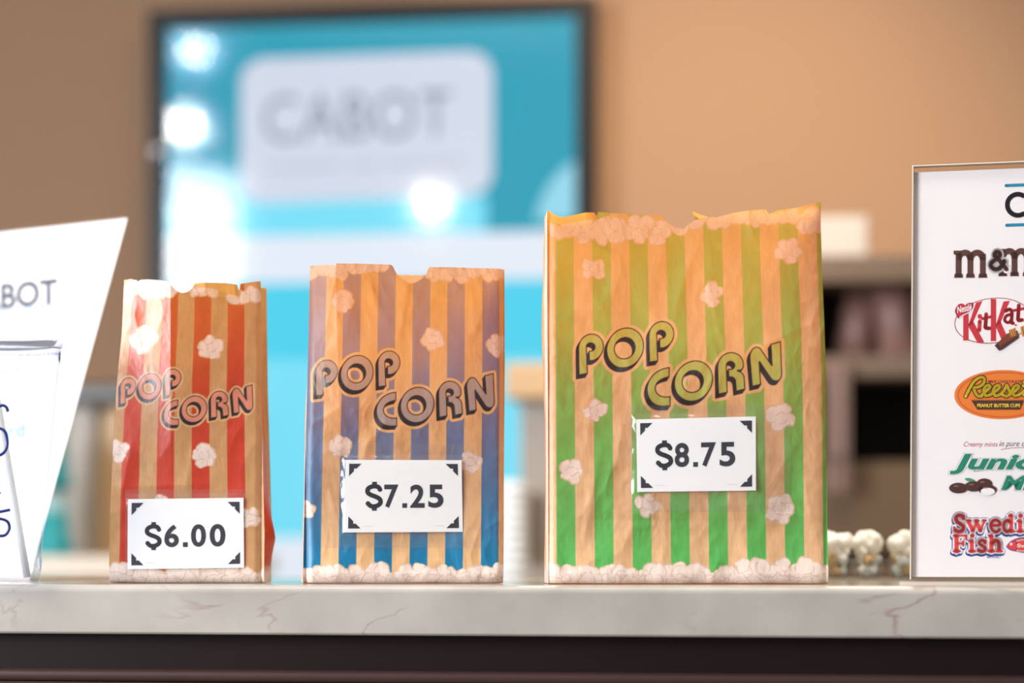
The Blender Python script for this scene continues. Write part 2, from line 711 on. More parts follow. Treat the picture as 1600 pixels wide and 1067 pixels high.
def make_bag(spec):
    pc, yb, d = spec['pc'], 913.0, spec['d']
    s = d / F
    base = at(pc, 0, d)
    root = empty('popcorn_bag', (base[0], base[1], CT), spec['rot'])
    tag(root, spec['label'], 'paper bag', 'striped popcorn bags on the counter')
    m = paper_mat(spec['name'], spec['kraft'], spec.get('gloss', 0.42), spec.get('spec', 0.6), spec.get('trans', 0.5))
    D = spec['depth']
    zb = spec.get('yb', 913.0)
    top = spec['top']
    ytop = min(p[1] for p in top)

    def hx(px):
        return (px - pc) * s

    def hz(py):
        return (zb - py) * s

    def fy(x, z):
        """relief of the front panel: -y is towards the viewer"""
        y = spec['shape'](x, z, hx, hz)
        return y

    # ---- front panel
    ny = int((zb - ytop) * s / 0.00040)
    nx = int((spec['right'][0][1] - spec['left'][0][1]) * s / 0.00040)
    S, T = np.meshgrid(np.linspace(0, 1, nx), np.linspace(0, 1, ny))
    # the row of each vertex; the topmost rows follow the torn edge
    PX0 = interp(spec['left'], np.full_like(T, 500.0)) * (1 - S) + interp(spec['right'], np.full_like(T, 500.0)) * S
    ylo = zb - 0.80 * (zb - ytop)
    rng = np.random.RandomState(spec['seed'])
    PYn = zb - T * (zb - ytop)
    xl = interp(spec['left'], PYn)
    xr = interp(spec['right'], PYn)
    PX = xl * (1 - S) + xr * S
    edge = interp(top, PX)
    edge = edge + 1.5 * np.abs(((PX / 4.6) % 1.0) - 0.5) + 0.4 * vnoise(PX / 7, PX * 0, spec['seed'])
    PY = np.where(PYn > ylo, PYn, ylo + (PYn - ylo) * (edge - ylo) / (ytop - ylo))
    px, py, ss = PX.ravel(), PY.ravel(), S.ravel()
    rgb = np.tile(np.array(spec['kraft'], float), (px.size, 1))
    # stripes
    s0, per, wd = spec['stripes']
    W = spec['right'][0][1] - spec['left'][0][1]
    ph = ((ss - s0) % per)
    dist = np.minimum(ph, wd - ph) * W
    cover(rgb, (dist * 1.0 + 0.5) * (ss > s0 - per), spec['ink'])
    # slightly uneven flexographic ink
    # popcorn
    for c in spec['clusters']:
        cs = cluster(*c)
        bx = (np.abs(px - c[0]) < c[2] * 1.6) & (np.abs(py - c[1]) < c[2] * 1.6)
        sub = rgb[bx]
        kernels(sub, px[bx], py[bx], cs)
        rgb[bx] = sub
    for bd in spec['bands']:
        circ = bd
        y0 = min(c[1] - c[2] for c in circ) - 5
        y1 = max(c[1] + c[2] for c in circ) + 5
        bx = (py > y0) & (py < y1)
        sub = rgb[bx]
        kernels(sub, px[bx], py[bx], circ)
        rgb[bx] = sub
    paint_letters(rgb, px, py, *spec['letters'], spec['fill'], spec['halo'])
    for poly, c in spec.get('patches', []):
        dd = sdf_poly(px, py, poly)
        cover(rgb, 0.5 - dd, c)
    X = hx(PX)
    Z = hz(PY)
    Y = fy(X, Z)
    Y = Y + np.clip(1 - Z / 0.009, 0, 1) ** 2 * 0.006
    Z = np.maximum(Z, 0.0006 + 0.0010 * np.clip(vnoise(X / 0.04, X * 0, spec['seed'] + 5) + 0.3, 0, 1) * np.clip(1 - Z / 0.004, 0, 1))
    # backlit glow painted into the translucency: full at the top, fading downwards
    f0, f1, fm = spec['glow_fade']
    lay = fm + (1 - fm) * np.clip((py - f0) / (f1 - f0), 0, 1) ** spec.get('glow_fade_pow', 1.0)
    grid_mesh('front_panel', X, Y, Z, rgb, m, root, layers=lay)

    # ---- two gussets and the back
    zz = np.linspace(0.0008, hz(ytop + 4), 120)
    pyz = zb - zz / s
    lx, rx = hx(interp(spec['left'], pyz)), hx(interp(spec['right'], pyz))
    fl = fy(lx, zz) + np.clip(1 - zz / 0.009, 0, 1) ** 2 * 0.006
    fr = fy(rx, zz) + np.clip(1 - zz / 0.009, 0, 1) ** 2 * 0.006
    K = np.linspace(0, 1, 41)
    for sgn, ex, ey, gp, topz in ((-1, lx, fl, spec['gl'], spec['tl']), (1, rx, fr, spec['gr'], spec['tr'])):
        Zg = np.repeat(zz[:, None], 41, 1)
        # the top rows end at the gusset's own height
        Zg = Zg * (hz(topz) / zz[-1])
        # fold line of the gusset: out (+) or in (-) from the edge, as a function of height
        q = interp(gp, zz / zz[-1])
        wv = 1 - np.abs(2 * K - 1)
        Xg = ex[:, None] + sgn * q[:, None] * wv[None, :] + 0.0012 * vnoise(Zg / 0.03, K[None, :] * 3 + 0 * Zg, spec['seed'] + 11) * wv
        Yg = ey[:, None] * (1 - K[None, :]) + D * K[None, :]
        Zg = Zg - 0.0012 * np.abs(((K[None, :] * D / 0.0024) % 1) - 0.5) * (Zg > hz(topz) * 0.98)
        g = np.tile(np.array(spec['kraft'], float), (Zg.size, 1))
        kk = np.repeat(K[None, :], 120, 0).ravel()
        st = spec['gstripe'][0 if sgn < 0 else 1]
        for a, b in st:
            cover(g, np.minimum(kk - a, b - kk) * 120 + .5, spec['ink'])
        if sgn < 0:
            cover(g, (0.3 - kk) * 60, (240, 228, 218))  # pale window-side edge: bright daylight painted into the paper colour
        zf = Zg.ravel()
        cover(g, (0.012 + 0.003 * np.sin(kk * 40) - zf) / 0.0006, WHITE)
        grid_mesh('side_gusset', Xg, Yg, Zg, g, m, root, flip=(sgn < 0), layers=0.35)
    nb = 90
    Sb = np.linspace(0, 1, nb)
    Xb = lx[:, None] * (1 - Sb) + rx[:, None] * Sb
    Zb = np.repeat(zz[:, None], nb, 1)
    tb = interp(spec['backtop'], Sb)
    Zb = Zb * (hz(tb)[None, :] / zz[-1])
    Zb = Zb - 0.0012 * np.abs(((Xb / 0.0023) % 1) - 0.5) * (Zb > 0.97 * hz(tb)[None, :])
    Yb = np.full_like(Xb, D) + crumple(Xb, Zb, spec['seed'] + 60, 0.8) * np.sin(np.pi * Sb)[None, :]
    g = np.tile(np.array(spec['kraft'], float), (Xb.size, 1))
    sb = np.repeat(Sb[None, :], 120, 0).ravel()
    ph = (sb - s0) % per
    cover(g, np.minimum(ph, wd - ph) * W + .5, spec['ink'])
    mback = paper_mat(spec['name'] + '_back', spec['kraft'], trans=0.22)
    grid_mesh('back_panel', Xb, Yb, Zb, g, mback, root, flip=True)
    # ---- closed bottom
    Kx = np.linspace(0, 1, 20)
    Xo = (lx[0] * (1 - Kx) + rx[0] * Kx)[None, :].repeat(8, 0)
    yf = fy(np.array([0.0]), np.array([0.0]))[0] + 0.006
    Yo = np.linspace(yf, D, 8)[:, None].repeat(20, 1)
    Zo = np.full_like(Xo, 0.0007)
    grid_mesh('base_panel', Xo, Yo, Zo, np.tile(np.array(spec['kraft'], float), (160, 1)), m, root)
    for fl_ in spec.get('flaps', []):
        fl_(root, m, hx, hz, fy, spec)

    # ---- price card, taped to the front
    cq = spec['card']
    tl, tr_, br, bl = [np.array(p, float) for p in cq['quad']]
    cx = (tl + tr_ + br + bl) / 4
    ccx, ccz = hx(cx[0]), hz(cx[1])
    xs = np.linspace(hx(tl[0]), hx(tr_[0]), 30)
    zs = np.linspace(hz(bl[1]), hz(tl[1]), 20)
    GX, GZ = np.meshgrid(xs, zs)
    # the card is stiff: it rests on the highest folds behind it
    A = np.stack([np.ones(GX.size), GX.ravel(), GZ.ravel()], 1)
    yy = fy(GX.ravel(), GZ.ravel())
    sol = np.linalg.lstsq(A, yy, rcond=None)[0]
    lift = (A @ sol - yy).max()

    def cy(x, z):
        bend = 0.0006 * np.cos((np.asarray(x) - ccx) / 0.05 * 1.5)
        return sol[0] + sol[1] * np.asarray(x) + sol[2] * np.asarray(z) - lift - 0.0004 - bend

    def quad_xz(u, v):
        p = (1 - u) * (1 - v) * bl + u * (1 - v) * br + u * v * tr_ + (1 - u) * v * tl
        return hx(p[0]), hz(p[1])
    w_px = np.hypot(*(tr_ - tl))
    h_px = np.hypot(*(bl - tl))
    fl2 = Flat(lambda a, b: quad_xz(a / w_px, b / h_px))
    n1, n2 = 24, 14
    gv = [(a, b) for b in np.linspace(0, h_px, n2) for a in np.linspace(0, w_px, n1)]
    gf = [(j * n1 + i, j * n1 + i + 1, (j + 1) * n1 + i + 1, (j + 1) * n1 + i) for j in range(n2 - 1) for i in range(n1 - 1)]
    fl2.put(gv, gf, 0, M_CARD)
    al, th, ins = 19.0, 7.5, 6.0

    def corner(ax, bx, ay, by):
        # L-shaped corner mark with slanted ends
        pts = [(0, 0), (al, 0), (al - th, th), (th, th), (th, al - th), (0, al)]
        pts = [(ax + bx * (ins + p), ay + by * (ins + q)) for p, q in pts]
        fl2.poly(pts, 1, M_INK)
    corner(0, 1, 0, 1)
    corner(w_px, -1, 0, 1)
    corner(0, 1, h_px, -1)
    corner(w_px, -1, h_px, -1)
    fl2.poly([(28, 9.3), (w_px - 28, 9.3), (w_px - 28, 10.0), (28, 10.0)], 1, M_RULE)
    x0, x1, y0, y1 = cq['text']
    x0, x1 = x0 - bl[0], x1 - bl[0]
    b0, b1 = bl[1] - y0, bl[1] - y1
    # the $ overshoots the figures: give it its own box
    digits = cq['price'][1:]
    dw = (x1 - x0) * 0.225
    ov = (b1 - b0) * 0.085
    H = b1 - b0
    k = H / 27.0
    dollar = spline([(17, 20.5), (14.5, 24.3), (9, 25), (4, 22.5), (3.4, 18), (7, 15), (12, 13), (16.5, 10), (17, 5.5), (13, 2.3), (7.5, 2), (3, 6)], 6)
    fl2.stroke([(x0 + (p - 0.5) * k * 1.06, b0 + q * k) for p, q in dollar], 5.2 * k, 1, M_INK, round_caps=False)
    for q0, q1 in ((-3.2, 1.5), (25.5, 30.2)):
        fl2.poly([(x0 + 7.6 * k * 1.06, b0 + q0 * k), (x0 + 12.8 * k * 1.06, b0 + q0 * k), (x0 + 12.8 * k * 1.06, b0 + q1 * k), (x0 + 7.6 * k * 1.06, b0 + q1 * k)], 1, M_INK)
    W_ = x1 - x0
    for g_, f0, f1 in ((digits[0], 0.245, 0.425), (digits[2], 0.575, 0.76), (digits[3], 0.805, 1.0)):
        fl2.text(g_, (x0 + W_ * f0, x0 + W_ * f1, b0, b1), [(0.03, 1, M_INK, 0, 0)])
    fl2.poly([(x0 + W_ * 0.475, b0), (x0 + W_ * 0.535, b0), (x0 + W_ * 0.535, b0 + W_ * 0.06), (x0 + W_ * 0.475, b0 + W_ * 0.06)], 1, M_INK)
    card = fl2.build('price_card', root)
    vs = np.array([tuple(v.co) for v in card.data.vertices])
    vs[:, 1] += cy(vs[:, 0], vs[:, 2])
    card.data.vertices.foreach_set('co', vs.astype(np.float32).ravel())
    card.data.update()
    card['label'] = 'white price card reading %s with dark corner marks' % cq['price']
    # clear tape over the card
    tq = cq['tape']
    TX, TZ = np.meshgrid(np.linspace(hx(tq[0]), hx(tq[2]), 150), np.linspace(hz(tq[3]), hz(tq[1]), 100))
    TX = TX + 0.002 * vnoise(TZ / 0.02, TZ * 0, spec['seed'] + 31) * (np.abs(TX - ccx) > 0.8 * np.abs(TX - ccx).max())
    inside = np.clip(1 - np.maximum((np.abs(TX - ccx) - (xs[-1] - xs[0]) / 2) / 0.004, (np.abs(TZ - ccz) - (zs[-1] - zs[0]) / 2) / 0.004), 0, 1)
    fyv = fy(TX.ravel(), TZ.ravel()).reshape(TX.shape)
    under = np.minimum(fyv, cy(TX, TZ) * inside + fyv * (1 - inside))
    rip = np.abs(vnoise(TX / 0.012, TZ / 0.02, spec['seed'] + 33)) + np.abs(vnoise(TX / 0.006, TZ / 0.008, spec['seed'] + 34)) * 0.5
    TY = under - 0.0006 - 0.0017 * rip * (1 - 0.85 * inside)
    grid_mesh('clear_tape', TX, TY, TZ, None, M_TAPE, root)
    return root


# ------------------------------------------------------------------ the three bags
def g_shape(x, z, hx, hz):
    y = crumple(x, z, 11, 2.1)
    # right part of the front leans back towards its upper right
    dd = (x - hx(1062) + (hz(360) - z) * 0.36) 
    y = y - 0.13 * (np.sqrt(np.maximum(dd, 0) ** 2 + 0.00002) - 0.0045) * np.clip((z - 0.04) / 0.2, 0, 1)
    y = y + creases(x, z, [
        (hx(1000), hz(800), hx(1285), hz(780), -0.0008, 0.004), (hx(870), hz(640), hx(990), hz(700), -0.0009, 0.004),
        (hx(1100), hz(420), hx(1140), hz(590), -0.0012, 0.005), (hx(930), hz(500), hx(960), hz(440), -0.0010, 0.004),
        (hx(940), hz(690), hx(910), hz(860), -0.0014, 0.006), (hx(1040), hz(830), hx(1030), hz(912), -0.0012, 0.005),
        (hx(1150), hz(560), hx(1285), hz(500), -0.0010, 0.004), (hx(1250), hz(720), hx(1270), hz(830), -0.0014, 0.005),
        (hx(862), hz(812), hx(1290), hz(815), 0.0009, 0.004), (hx(1060), hz(640), hx(1290), hz(700), 0.0006, 0.004)])
    # rim: rolls outward on the left flap and on the right
    t = np.clip((z - hz(362)) / 0.016, 0, 1)
    y = y - t * t * 0.007 * np.clip((hx(935) - x) / 0.01, 0, 1)
    y = y - t * t * 0.005 * np.clip((x - hx(1066)) / 0.035, 0, 1)
    # slightly rounded side edges
    y = y + np.clip(1 - np.abs(x - hx(858)) / 0.007, 0, 1) ** 2 * 0.003
    y = y + np.clip((x - hx(1270)) / 0.01, 0, 1) ** 2 * 0.003
    return y


def b_shape(x, z, hx, hz):
    y = crumple(x, z, 23, 2.0)
    # left edge strip bends back
    c = hx(524) + (hz(413) - z) * 0.03
    t = np.clip((c - x) / 0.03, 0, 1)
    y = y + t * 0.016 * np.clip((z - hz(720)) / 0.12, 0, 1)
    y = y + creases(x, z, [
        (hx(528), hz(413), hx(508), hz(520), -0.0012, 0.003), (hx(578), hz(430), hx(586), hz(480), -0.0014, 0.003),
        (hx(640), hz(440), hx(622), hz(530), -0.0012, 0.003), (hx(735), hz(430), hx(742), hz(525), -0.0014, 0.004),
        (hx(480), hz(668), hx(526), hz(640), -0.0014, 0.003), (hx(645), hz(560), hx(650), hz(520), -0.0012, 0.003),
        (hx(600), hz(660), hx(625), hz(700), -0.0010, 0.004), (hx(478), hz(720), hx(530), hz(745), -0.0012, 0.004),
        (hx(560), hz(860), hx(570), hz(910), -0.0008, 0.004), (hx(755), hz(830), hx(787), hz(808), -0.0012, 0.003)])
    for e in (hx(478), hx(788)):
        y = y + np.clip(1 - np.abs(x - e) / 0.007, 0, 1) ** 2 * 0.004
    return y


def r_shape(x, z, hx, hz):
    y = crumple(x, z, 37, 1.1)
    # sharp upright fold: everything left of it turns towards the left window
    c = hx(267) + 0 * z
    k = np.clip((z - hz(800)) / (hz(520) - hz(800)), 0, 1)
    y = y + 0.37 * k * np.maximum(c - x, 0)
    y = y + 0.20 * np.maximum(x - c, 0) * k
    y = y + creases(x, z, [
        (hx(175), hz(760), hx(330), hz(757), -0.0008, 0.004), (hx(220), hz(560), hx(205), hz(480), -0.0010, 0.004),
        (hx(300), hz(700), hx(290), hz(770), -0.0012, 0.004), (hx(205), hz(690), hx(190), hz(770), -0.0012, 0.004)])
    # torn rim on the right folds outwards
    t = np.clip((z - hz(463)) / 0.012, 0, 1)
    y = y - t * 0.005 * np.clip((x - hx(300)) / 0.01, 0, 1) * np.clip((hx(373) - x) / 0.004, 0, 1)
    for e in (hx(408),):
        y = y + np.clip(1 - np.abs(x - e) / 0.006, 0, 1) ** 2 * 0.003
    return y


def torn_flap(px0, py0, px1, py1, back):
    def f(root, m, hx, hz, fy, spec):
        n = 24
        U, V = np.meshgrid(np.linspace(0, 1, n), np.linspace(0, 1, 10))
        X = hx(px0 + (px1 - px0) * U) + 0.001 * np.sin(V * 5)
        Zc = hz(py0 + (py1 - py0) * U)
        Z = Zc + (V - 0.6) * 0.0085 * (1 - 0.4 * U)
        Y = back + 0.004 * np.sin(V * 3.1) + 0.002 * np.sin(U * 6)
        grid_mesh('torn_flap', X, Y, Z, np.tile(np.array(spec['kraft'], float), (X.size, 1)), m, root)
    return f


GREEN = dict(
    name='green_striped_kraft', pc=1073, d=1.868, yb=913.5, rot=R(6.6), depth=0.085, seed=5,
    label='tallest kraft bag, green stripes, price card $8.75, standing beside the candy list',
    kraft=(226, 180, 134), ink=(80, 178, 88), fill=(152, 186, 98), halo=(228, 182, 136),
    left=[(320, 855), (460, 855), (620, 856), (914, 857)], right=[(320, 1278), (430, 1281), (570, 1287), (655, 1289), (800, 1292), (914, 1294)],
    top=[(853, 331), (858, 330), (862, 333), (868, 337), (880, 340), (895, 337), (915, 333), (929, 332), (932, 338), (934, 331), (960, 333), (1000, 335),
         (1030, 336), (1038, 340), (1046, 350), (1056, 356), (1066, 358), (1069, 361), (1073, 353), (1085, 345), (1100, 341), (1120, 341), (1145, 335),
         (1170, 332), (1194, 331), (1199, 338), (1206, 336), (1212, 333), (1240, 330), (1255, 326), (1265, 324), (1280, 322), (1290, 322)],
    glow_fade=(900, 380, 0.10), trans=0.75,
    stripes=(0.0290, 0.1363, 0.0682), letters=(904.8, 586.2, 1.0, 0.0),
    clusters=[(928, 420, 20, 1), (1112, 462, 20, 2), (1229, 395, 21, 3), (929, 641, 19, 4), (893, 737, 20, 5), (1011, 789, 20, 6), (1219, 653, 24, 7), (1219, 796, 25, 8)],
    bands=[[(x, y, r) for x, y, r in band(850, 1080, 345, 364, 3, 30, 8, 14)] + band(1060, 1300, 338, 350, 4, 26, 8, 14) + band(1248, 1290, 345, 362, 5, 5, 9, 13) + band(905, 1045, 366, 376, 12, 9, 8, 11),
           band(850, 1300, 893, 906, 6, 44, 9, 16) + band(850, 1300, 904, 916, 7, 44, 8, 14) + band(1130, 1290, 882, 894, 8, 9, 10, 15)],
    patches=[([(859, 325), (932, 320), (932, 342), (918, 344), (900, 347), (880, 350), (862, 350)], (226, 178, 122))],
    gl=[(0, 0.004), (0.4, 0.003), (0.7, 0.005), (1, 0.003)], gr=[(0, -0.002), (1, -0.02)], tl=330, tr=324,
    gstripe=([], [(0.0, 0.35), (0.7, 0.95)]), backtop=[(0, 330), (0.4, 334), (0.5, 340), (0.54, 328), (0.64, 328), (0.7, 336), (1, 326)],
    shape=g_shape, flaps=[torn_flap(1092, 315, 1120, 324, 0.081)],
    card=dict(quad=[(994, 656), (1179.5, 652), (1180, 767), (995.5, 769)], price='$8.75', text=(1024, 1149, 731.5, 694), tape=(979, 634, 1233, 800)))

BLUE = dict(
    name='blue_striped_kraft', pc=631, d=1.893, yb=912.5, rot=R(11.6), depth=0.065, seed=8,
    label='middle-sized kraft bag with blue stripes, notched top and price card $7.25',
    kraft=(226, 178, 128), ink=(4, 116, 160), fill=(142, 152, 152), halo=(230, 182, 130),
    left=[(410, 484.5), (560, 481), (730, 477), (914, 473.5)], right=[(410, 788.5), (560, 789), (730, 788), (914, 787)],
    top=[(470, 414), (484, 414), (500, 413), (523, 414), (524.5, 417), (526, 412), (560, 412), (600, 413), (612, 414), (615, 418), (618, 425), (624, 433), (632, 439), (641, 443),
         (650, 441), (660, 435), (666, 428), (669, 420), (671, 417), (700, 417), (750, 418), (792, 419)],
    glow_fade=(870, 450, 0.03), glow_fade_pow=0.8, trans=0.74,
    stripes=(-0.002, 0.1772, 0.0886), letters=(494, 619, 0.886, 0.030),
    clusters=[(536, 471, 19, 11), (675, 531, 19, 12), (779, 537, 19, 13), (532, 698, 19, 14), (735, 722, 19, 15), (478, 797, 15, 16)],
    bands=[band(484, 540, 416, 430, 13, 7, 8, 12) + band(530, 600, 414, 424, 14, 8, 8, 11) + band(668, 790, 420, 434, 15, 12, 8, 12) + band(650, 680, 426, 434, 16, 2, 6, 8),
           band(470, 792, 890, 904, 17, 34, 8, 14) + band(470, 792, 902, 914, 18, 30, 8, 13)],
    gl=[(0, 0.002), (0.6, 0.0015), (1, -0.004)], gr=[(0, -0.003), (1, -0.012)], tl=415, tr=420,
    gstripe=([], [(0.4, 0.9)]), backtop=[(0, 413), (1, 416)],
    shape=b_shape,
    card=dict(quad=[(540, 719), (721, 719), (723, 831), (538, 832)], price='$7.25', text=(569, 690, 794, 757.5), tape=(500, 694, 751, 856)))

RED = dict(
    name='red_striped_kraft', pc=292, d=1.918, yb=911.8, rot=R(7.5), depth=0.055, seed=13,
    label='smallest kraft bag, red stripes, price card $6.00, beside the clear cup',
    kraft=(198, 150, 102), ink=(196, 58, 42), fill=(218, 140, 116), halo=(218, 174, 128),
    left=[(430, 189), (520, 185), (600, 178), (700, 174), (914, 170)], right=[(430, 404), (600, 406), (700, 409), (830, 413), (914, 412)],
    top=[(180, 434), (189, 434), (200, 433), (210, 435), (212, 438), (216, 435), (230, 435), (250, 437), (262, 440), (268, 446), (272, 450), (278, 455), (284, 457),
         (291, 456), (297, 452), (301, 447), (303, 442), (320, 441), (350, 441), (369, 443), (371, 459), (373, 441), (390, 438), (404, 436), (418, 436)],
    glow_fade=(900, 470, 0.12), trans=0.46,
    stripes=(0.066, 0.2335, 0.117), letters=(184.5, 631.3, 0.665, 0.010),
    clusters=[(328, 543, 19, 21), (183, 703, 18, 22), (318, 712, 21, 23), (252, 785, 13, 24), (391, 808, 17, 25), (222, 530, 24, 26)],
    bands=[band(186, 268, 442, 462, 23, 12, 9, 14) + band(296, 334, 448, 458, 24, 4, 7, 10) + band(360, 405, 450, 464, 25, 5, 9, 12),
           band(168, 415, 891, 906, 26, 24, 9, 15) + band(168, 415, 903, 915, 27, 24, 8, 13)],
    patches=[([(303, 436), (372, 436), (372, 462), (352, 457), (335, 451), (318, 449), (304, 449)], (224, 174, 112))],
    gl=[(0, 0.0015), (1, 0.001)], gr=[(0, 0.000), (0.15, 0.006), (0.3, 0.0), (1, -0.006)], tl=434, tr=440,
    gstripe=([], [(0.04, 0.55)]), backtop=[(0, 434), (0.4, 447), (0.5, 444), (1, 437)], gloss=0.32, spec=0.85,
    shape=r_shape,
    card=dict(quad=[(200, 780), (381, 778), (382, 887), (199.5, 889.5)], price='$6.00', text=(226, 352, 856, 820.5), tape=(196, 765, 386, 893)))

# ------------------------------------------------------------------ setting
M_WALL = mat('tan_wall_paint', (140, 108, 82), 0.75, vary=0.02, scale=4, bump=0.03)
M_CEIL = mat('ceiling_paint', (232, 228, 220), 0.8, vary=0.02)
M_FLOOR = mat('floor_tile', (120, 104, 92), 0.5, vary=0.1, scale=3)
WY = 4.10
b_ = MB()
b_.box(-3.2, 3.4, WY, WY + 0.1, 0.0, 2.9, M_WALL)
o = b_.build('wall_back')
o['kind'] = 'structure'
b_ = MB()
b_.box(-3.2, 3.4, -2.5, WY + 0.1, -0.1, 0.0, M_FLOOR)
o = b_.build('floor')
o['kind'] = 'structure'
b_ = MB()
b_.box(-3.2, 3.4, -0.9, WY + 0.1, 2.9, 3.0, M_CEIL)
o = b_.build('ceiling')
o['kind'] = 'structure'


# ---- counter
def stone_mat():
    m = bpy.data.materials.new('cream_marble')
    m.use_nodes = True
    nt = m.node_tree
    b = nt.nodes['Principled BSDF']
    b.inputs['Roughness'].default_value = 0.16
    tc = nt.nodes.new('ShaderNodeTexCoord')
    n1 = nt.nodes.new('ShaderNodeTexNoise')
    n1.inputs['Scale'].default_value = 14
    n1.inputs['Detail'].default_value = 6
    nt.links.new(tc.outputs['Object'], n1.inputs['Vector'])
    r1 = nt.nodes.new('ShaderNodeValToRGB')
    e = r1.color_ramp.elements
    e[0].position, e[0].color = 0.30, rgba((158, 151, 144))
    e[1].position, e[1].color = 0.70, rgba((180, 173, 166))
    nt.links.new(n1.outputs['Fac'], r1.inputs[0])
    # thin branching veins
    n2 = nt.nodes.new('ShaderNodeTexNoise')
    n2.inputs['Scale'].default_value = 7
    n2.inputs['Detail'].default_value = 5
    n2.inputs['Roughness'].default_value = 0.5
    n2.inputs['Distortion'].default_value = 0.9
    mp = nt.nodes.new('ShaderNodeMapping')
    mp.inputs['Scale'].default_value = (1.0, 1.0, 1.5)
    mp.inputs['Rotation'].default_value = (0, 0.5, 0)
    nt.links.new(tc.outputs['Object'], mp.inputs[0])
    nt.links.new(mp.outputs[0], n2.inputs['Vector'])
    r2 = nt.nodes.new('ShaderNodeValToRGB')
    ee = r2.color_ramp.elements
    ee[0].position, ee[0].color = 0.486, (0, 0, 0, 1)
    ee[1].position, ee[1].color = 0.5, (1, 1, 1, 1)
    q = ee.new(0.514)
    q.color = (0, 0, 0, 1)
    nt.links.new(n2.outputs['Fac'], r2.inputs[0])
    n3 = nt.nodes.new('ShaderNodeTexNoise')
    n3.inputs['Scale'].default_value = 11
    nt.links.new(tc.outputs['Object'], n3.inputs['Vector'])
    r3 = nt.nodes.new('ShaderNodeValToRGB')
    r3.color_ramp.elements[0].position = 0.44
    r3.color_ramp.elements[1].position = 0.66
    nt.links.new(n3.outputs['Fac'], r3.inputs[0])
    mm = nt.nodes.new('ShaderNodeMath')
    mm.operation = 'MULTIPLY'
    nt.links.new(r2.outputs[0], mm.inputs[0])
    nt.links.new(r3.outputs[0], mm.inputs[1])
    m2 = nt.nodes.new('ShaderNodeMath')
    m2.operation = 'MULTIPLY'
    m2.inputs[1].default_value = 1.0
    nt.links.new(mm.outputs[0], m2.inputs[0])
    mx = nt.nodes.new('ShaderNodeMix')
    mx.data_type = 'RGBA'
    nt.links.new(m2.outputs[0], mx.inputs[0])
    nt.links.new(r1.outputs[0], mx.inputs[6])
    mx.inputs[7].default_value = rgba((150, 126, 118))
    nt.links.new(mx.outputs[2], b.inputs['Base Color'])
    return m


M_STONE = stone_mat()
M_WOOD = mat('dark_brown_wood', (29, 18, 19), 0.45, spec=0.14, vary=0.14, scale=14, bump=0.02)
YF = 1.80                                   # front edge of the stone
YB = YF + 0.47
prof = []                                   # (y, z): front edge profile, eased top and bottom
for t in np.linspace(0, 90, 9):
    prof.append((YF + 0.006 * (1 - math.sin(R(t))), CT - 0.006 * (1 - math.cos(R(t)))))
prof = [(YB, CT), (YF + 0.006, CT)] + prof[1:] + [(YF, CT - 0.0365), (YF + 0.0015, CT - 0.038), (YB, CT - 0.038)]
mbs = MB()
xs_ = np.linspace(-1.6, 1.6, 2)
n = len(prof)
v = [(x, y, z) for x in xs_ for (y, z) in prof]
f = [(i, (i + 1) % n, n + (i + 1) % n, n + i) for i in range(n)] + [tuple(range(n)), tuple(reversed(range(n, 2 * n)))]
mbs.add(v, f, M_STONE)
o = mbs.build('stone_countertop')
tag(o, 'cream marble countertop with a rounded front edge under the popcorn bags', 'countertop')

cb = empty('counter_base', (0, YF + 0.012, 0))
tag(cb, 'dark brown wooden counter front with stepped moulding below the marble top', 'counter')
mb = MB()
zt = CT - 0.038
mb.box(-1.58, 1.58, 0.02, 0.42, 0.0, zt, M_WOOD)
mb.build('cabinet_body', cb)


M_WOOD2 = mat('brown_moulding_wood', (66, 45, 43), 0.36, spec=0.4, vary=0.14, scale=14, bump=0.02)


def moulding(name, pr, parent, m=None):
    k = MB()
    nn = len(pr)
    vv = [(x, y, z) for x in (-1.58, 1.58) for (y, z) in pr]
    ff = [(i, (i + 1) % nn, nn + (i + 1) % nn, nn + i) for i in range(nn)] + [tuple(range(nn)), tuple(reversed(range(nn, 2 * nn)))]
    k.add(vv, ff, m or M_WOOD)
    return k.build(name, parent)


moulding('fascia_board', [(0.021, zt), (0.004, zt), (0.004, zt - 0.028), (0.021, zt - 0.028)], cb)
pr = [(0.021, zt - 0.0275)]
for t in np.linspace(80, -80, 12):
    pr.append((0.004 - 0.006 * math.cos(R(t)), zt - 0.0325 + 0.005 * math.sin(R(t))))
pr += [(0.021, zt - 0.0378)]
moulding('half_round_moulding', pr, cb, M_WOOD2)
moulding('lower_rail', [(0.021, zt - 0.0378), (0.002, zt - 0.0378), (-0.001, zt - 0.042), (-0.001, zt - 0.12), (0.021, zt - 0.12)], cb, M_WOOD2)

# ---- bags
for sp in (RED, BLUE, GREEN):
    make_bag(sp)

# ------------------------------------------------------------------ candy list in a clear stand (right)
P_WHITE = mat('white_paper', (238, 234, 238), 0.5, vary=0.01)
INK = {}


def ink(name, c, rough=0.45):
    if name not in INK:
        INK[name] = mat(name, c, rough, vary=0.03)
    return INK[name]


M_ACR = clear_mat('clear_acrylic', (252, 251, 250), 0.06, 0.02, 0.7)
M_ACRE = mat('acrylic_edge', (206, 192, 180), 0.15, vary=0.05)


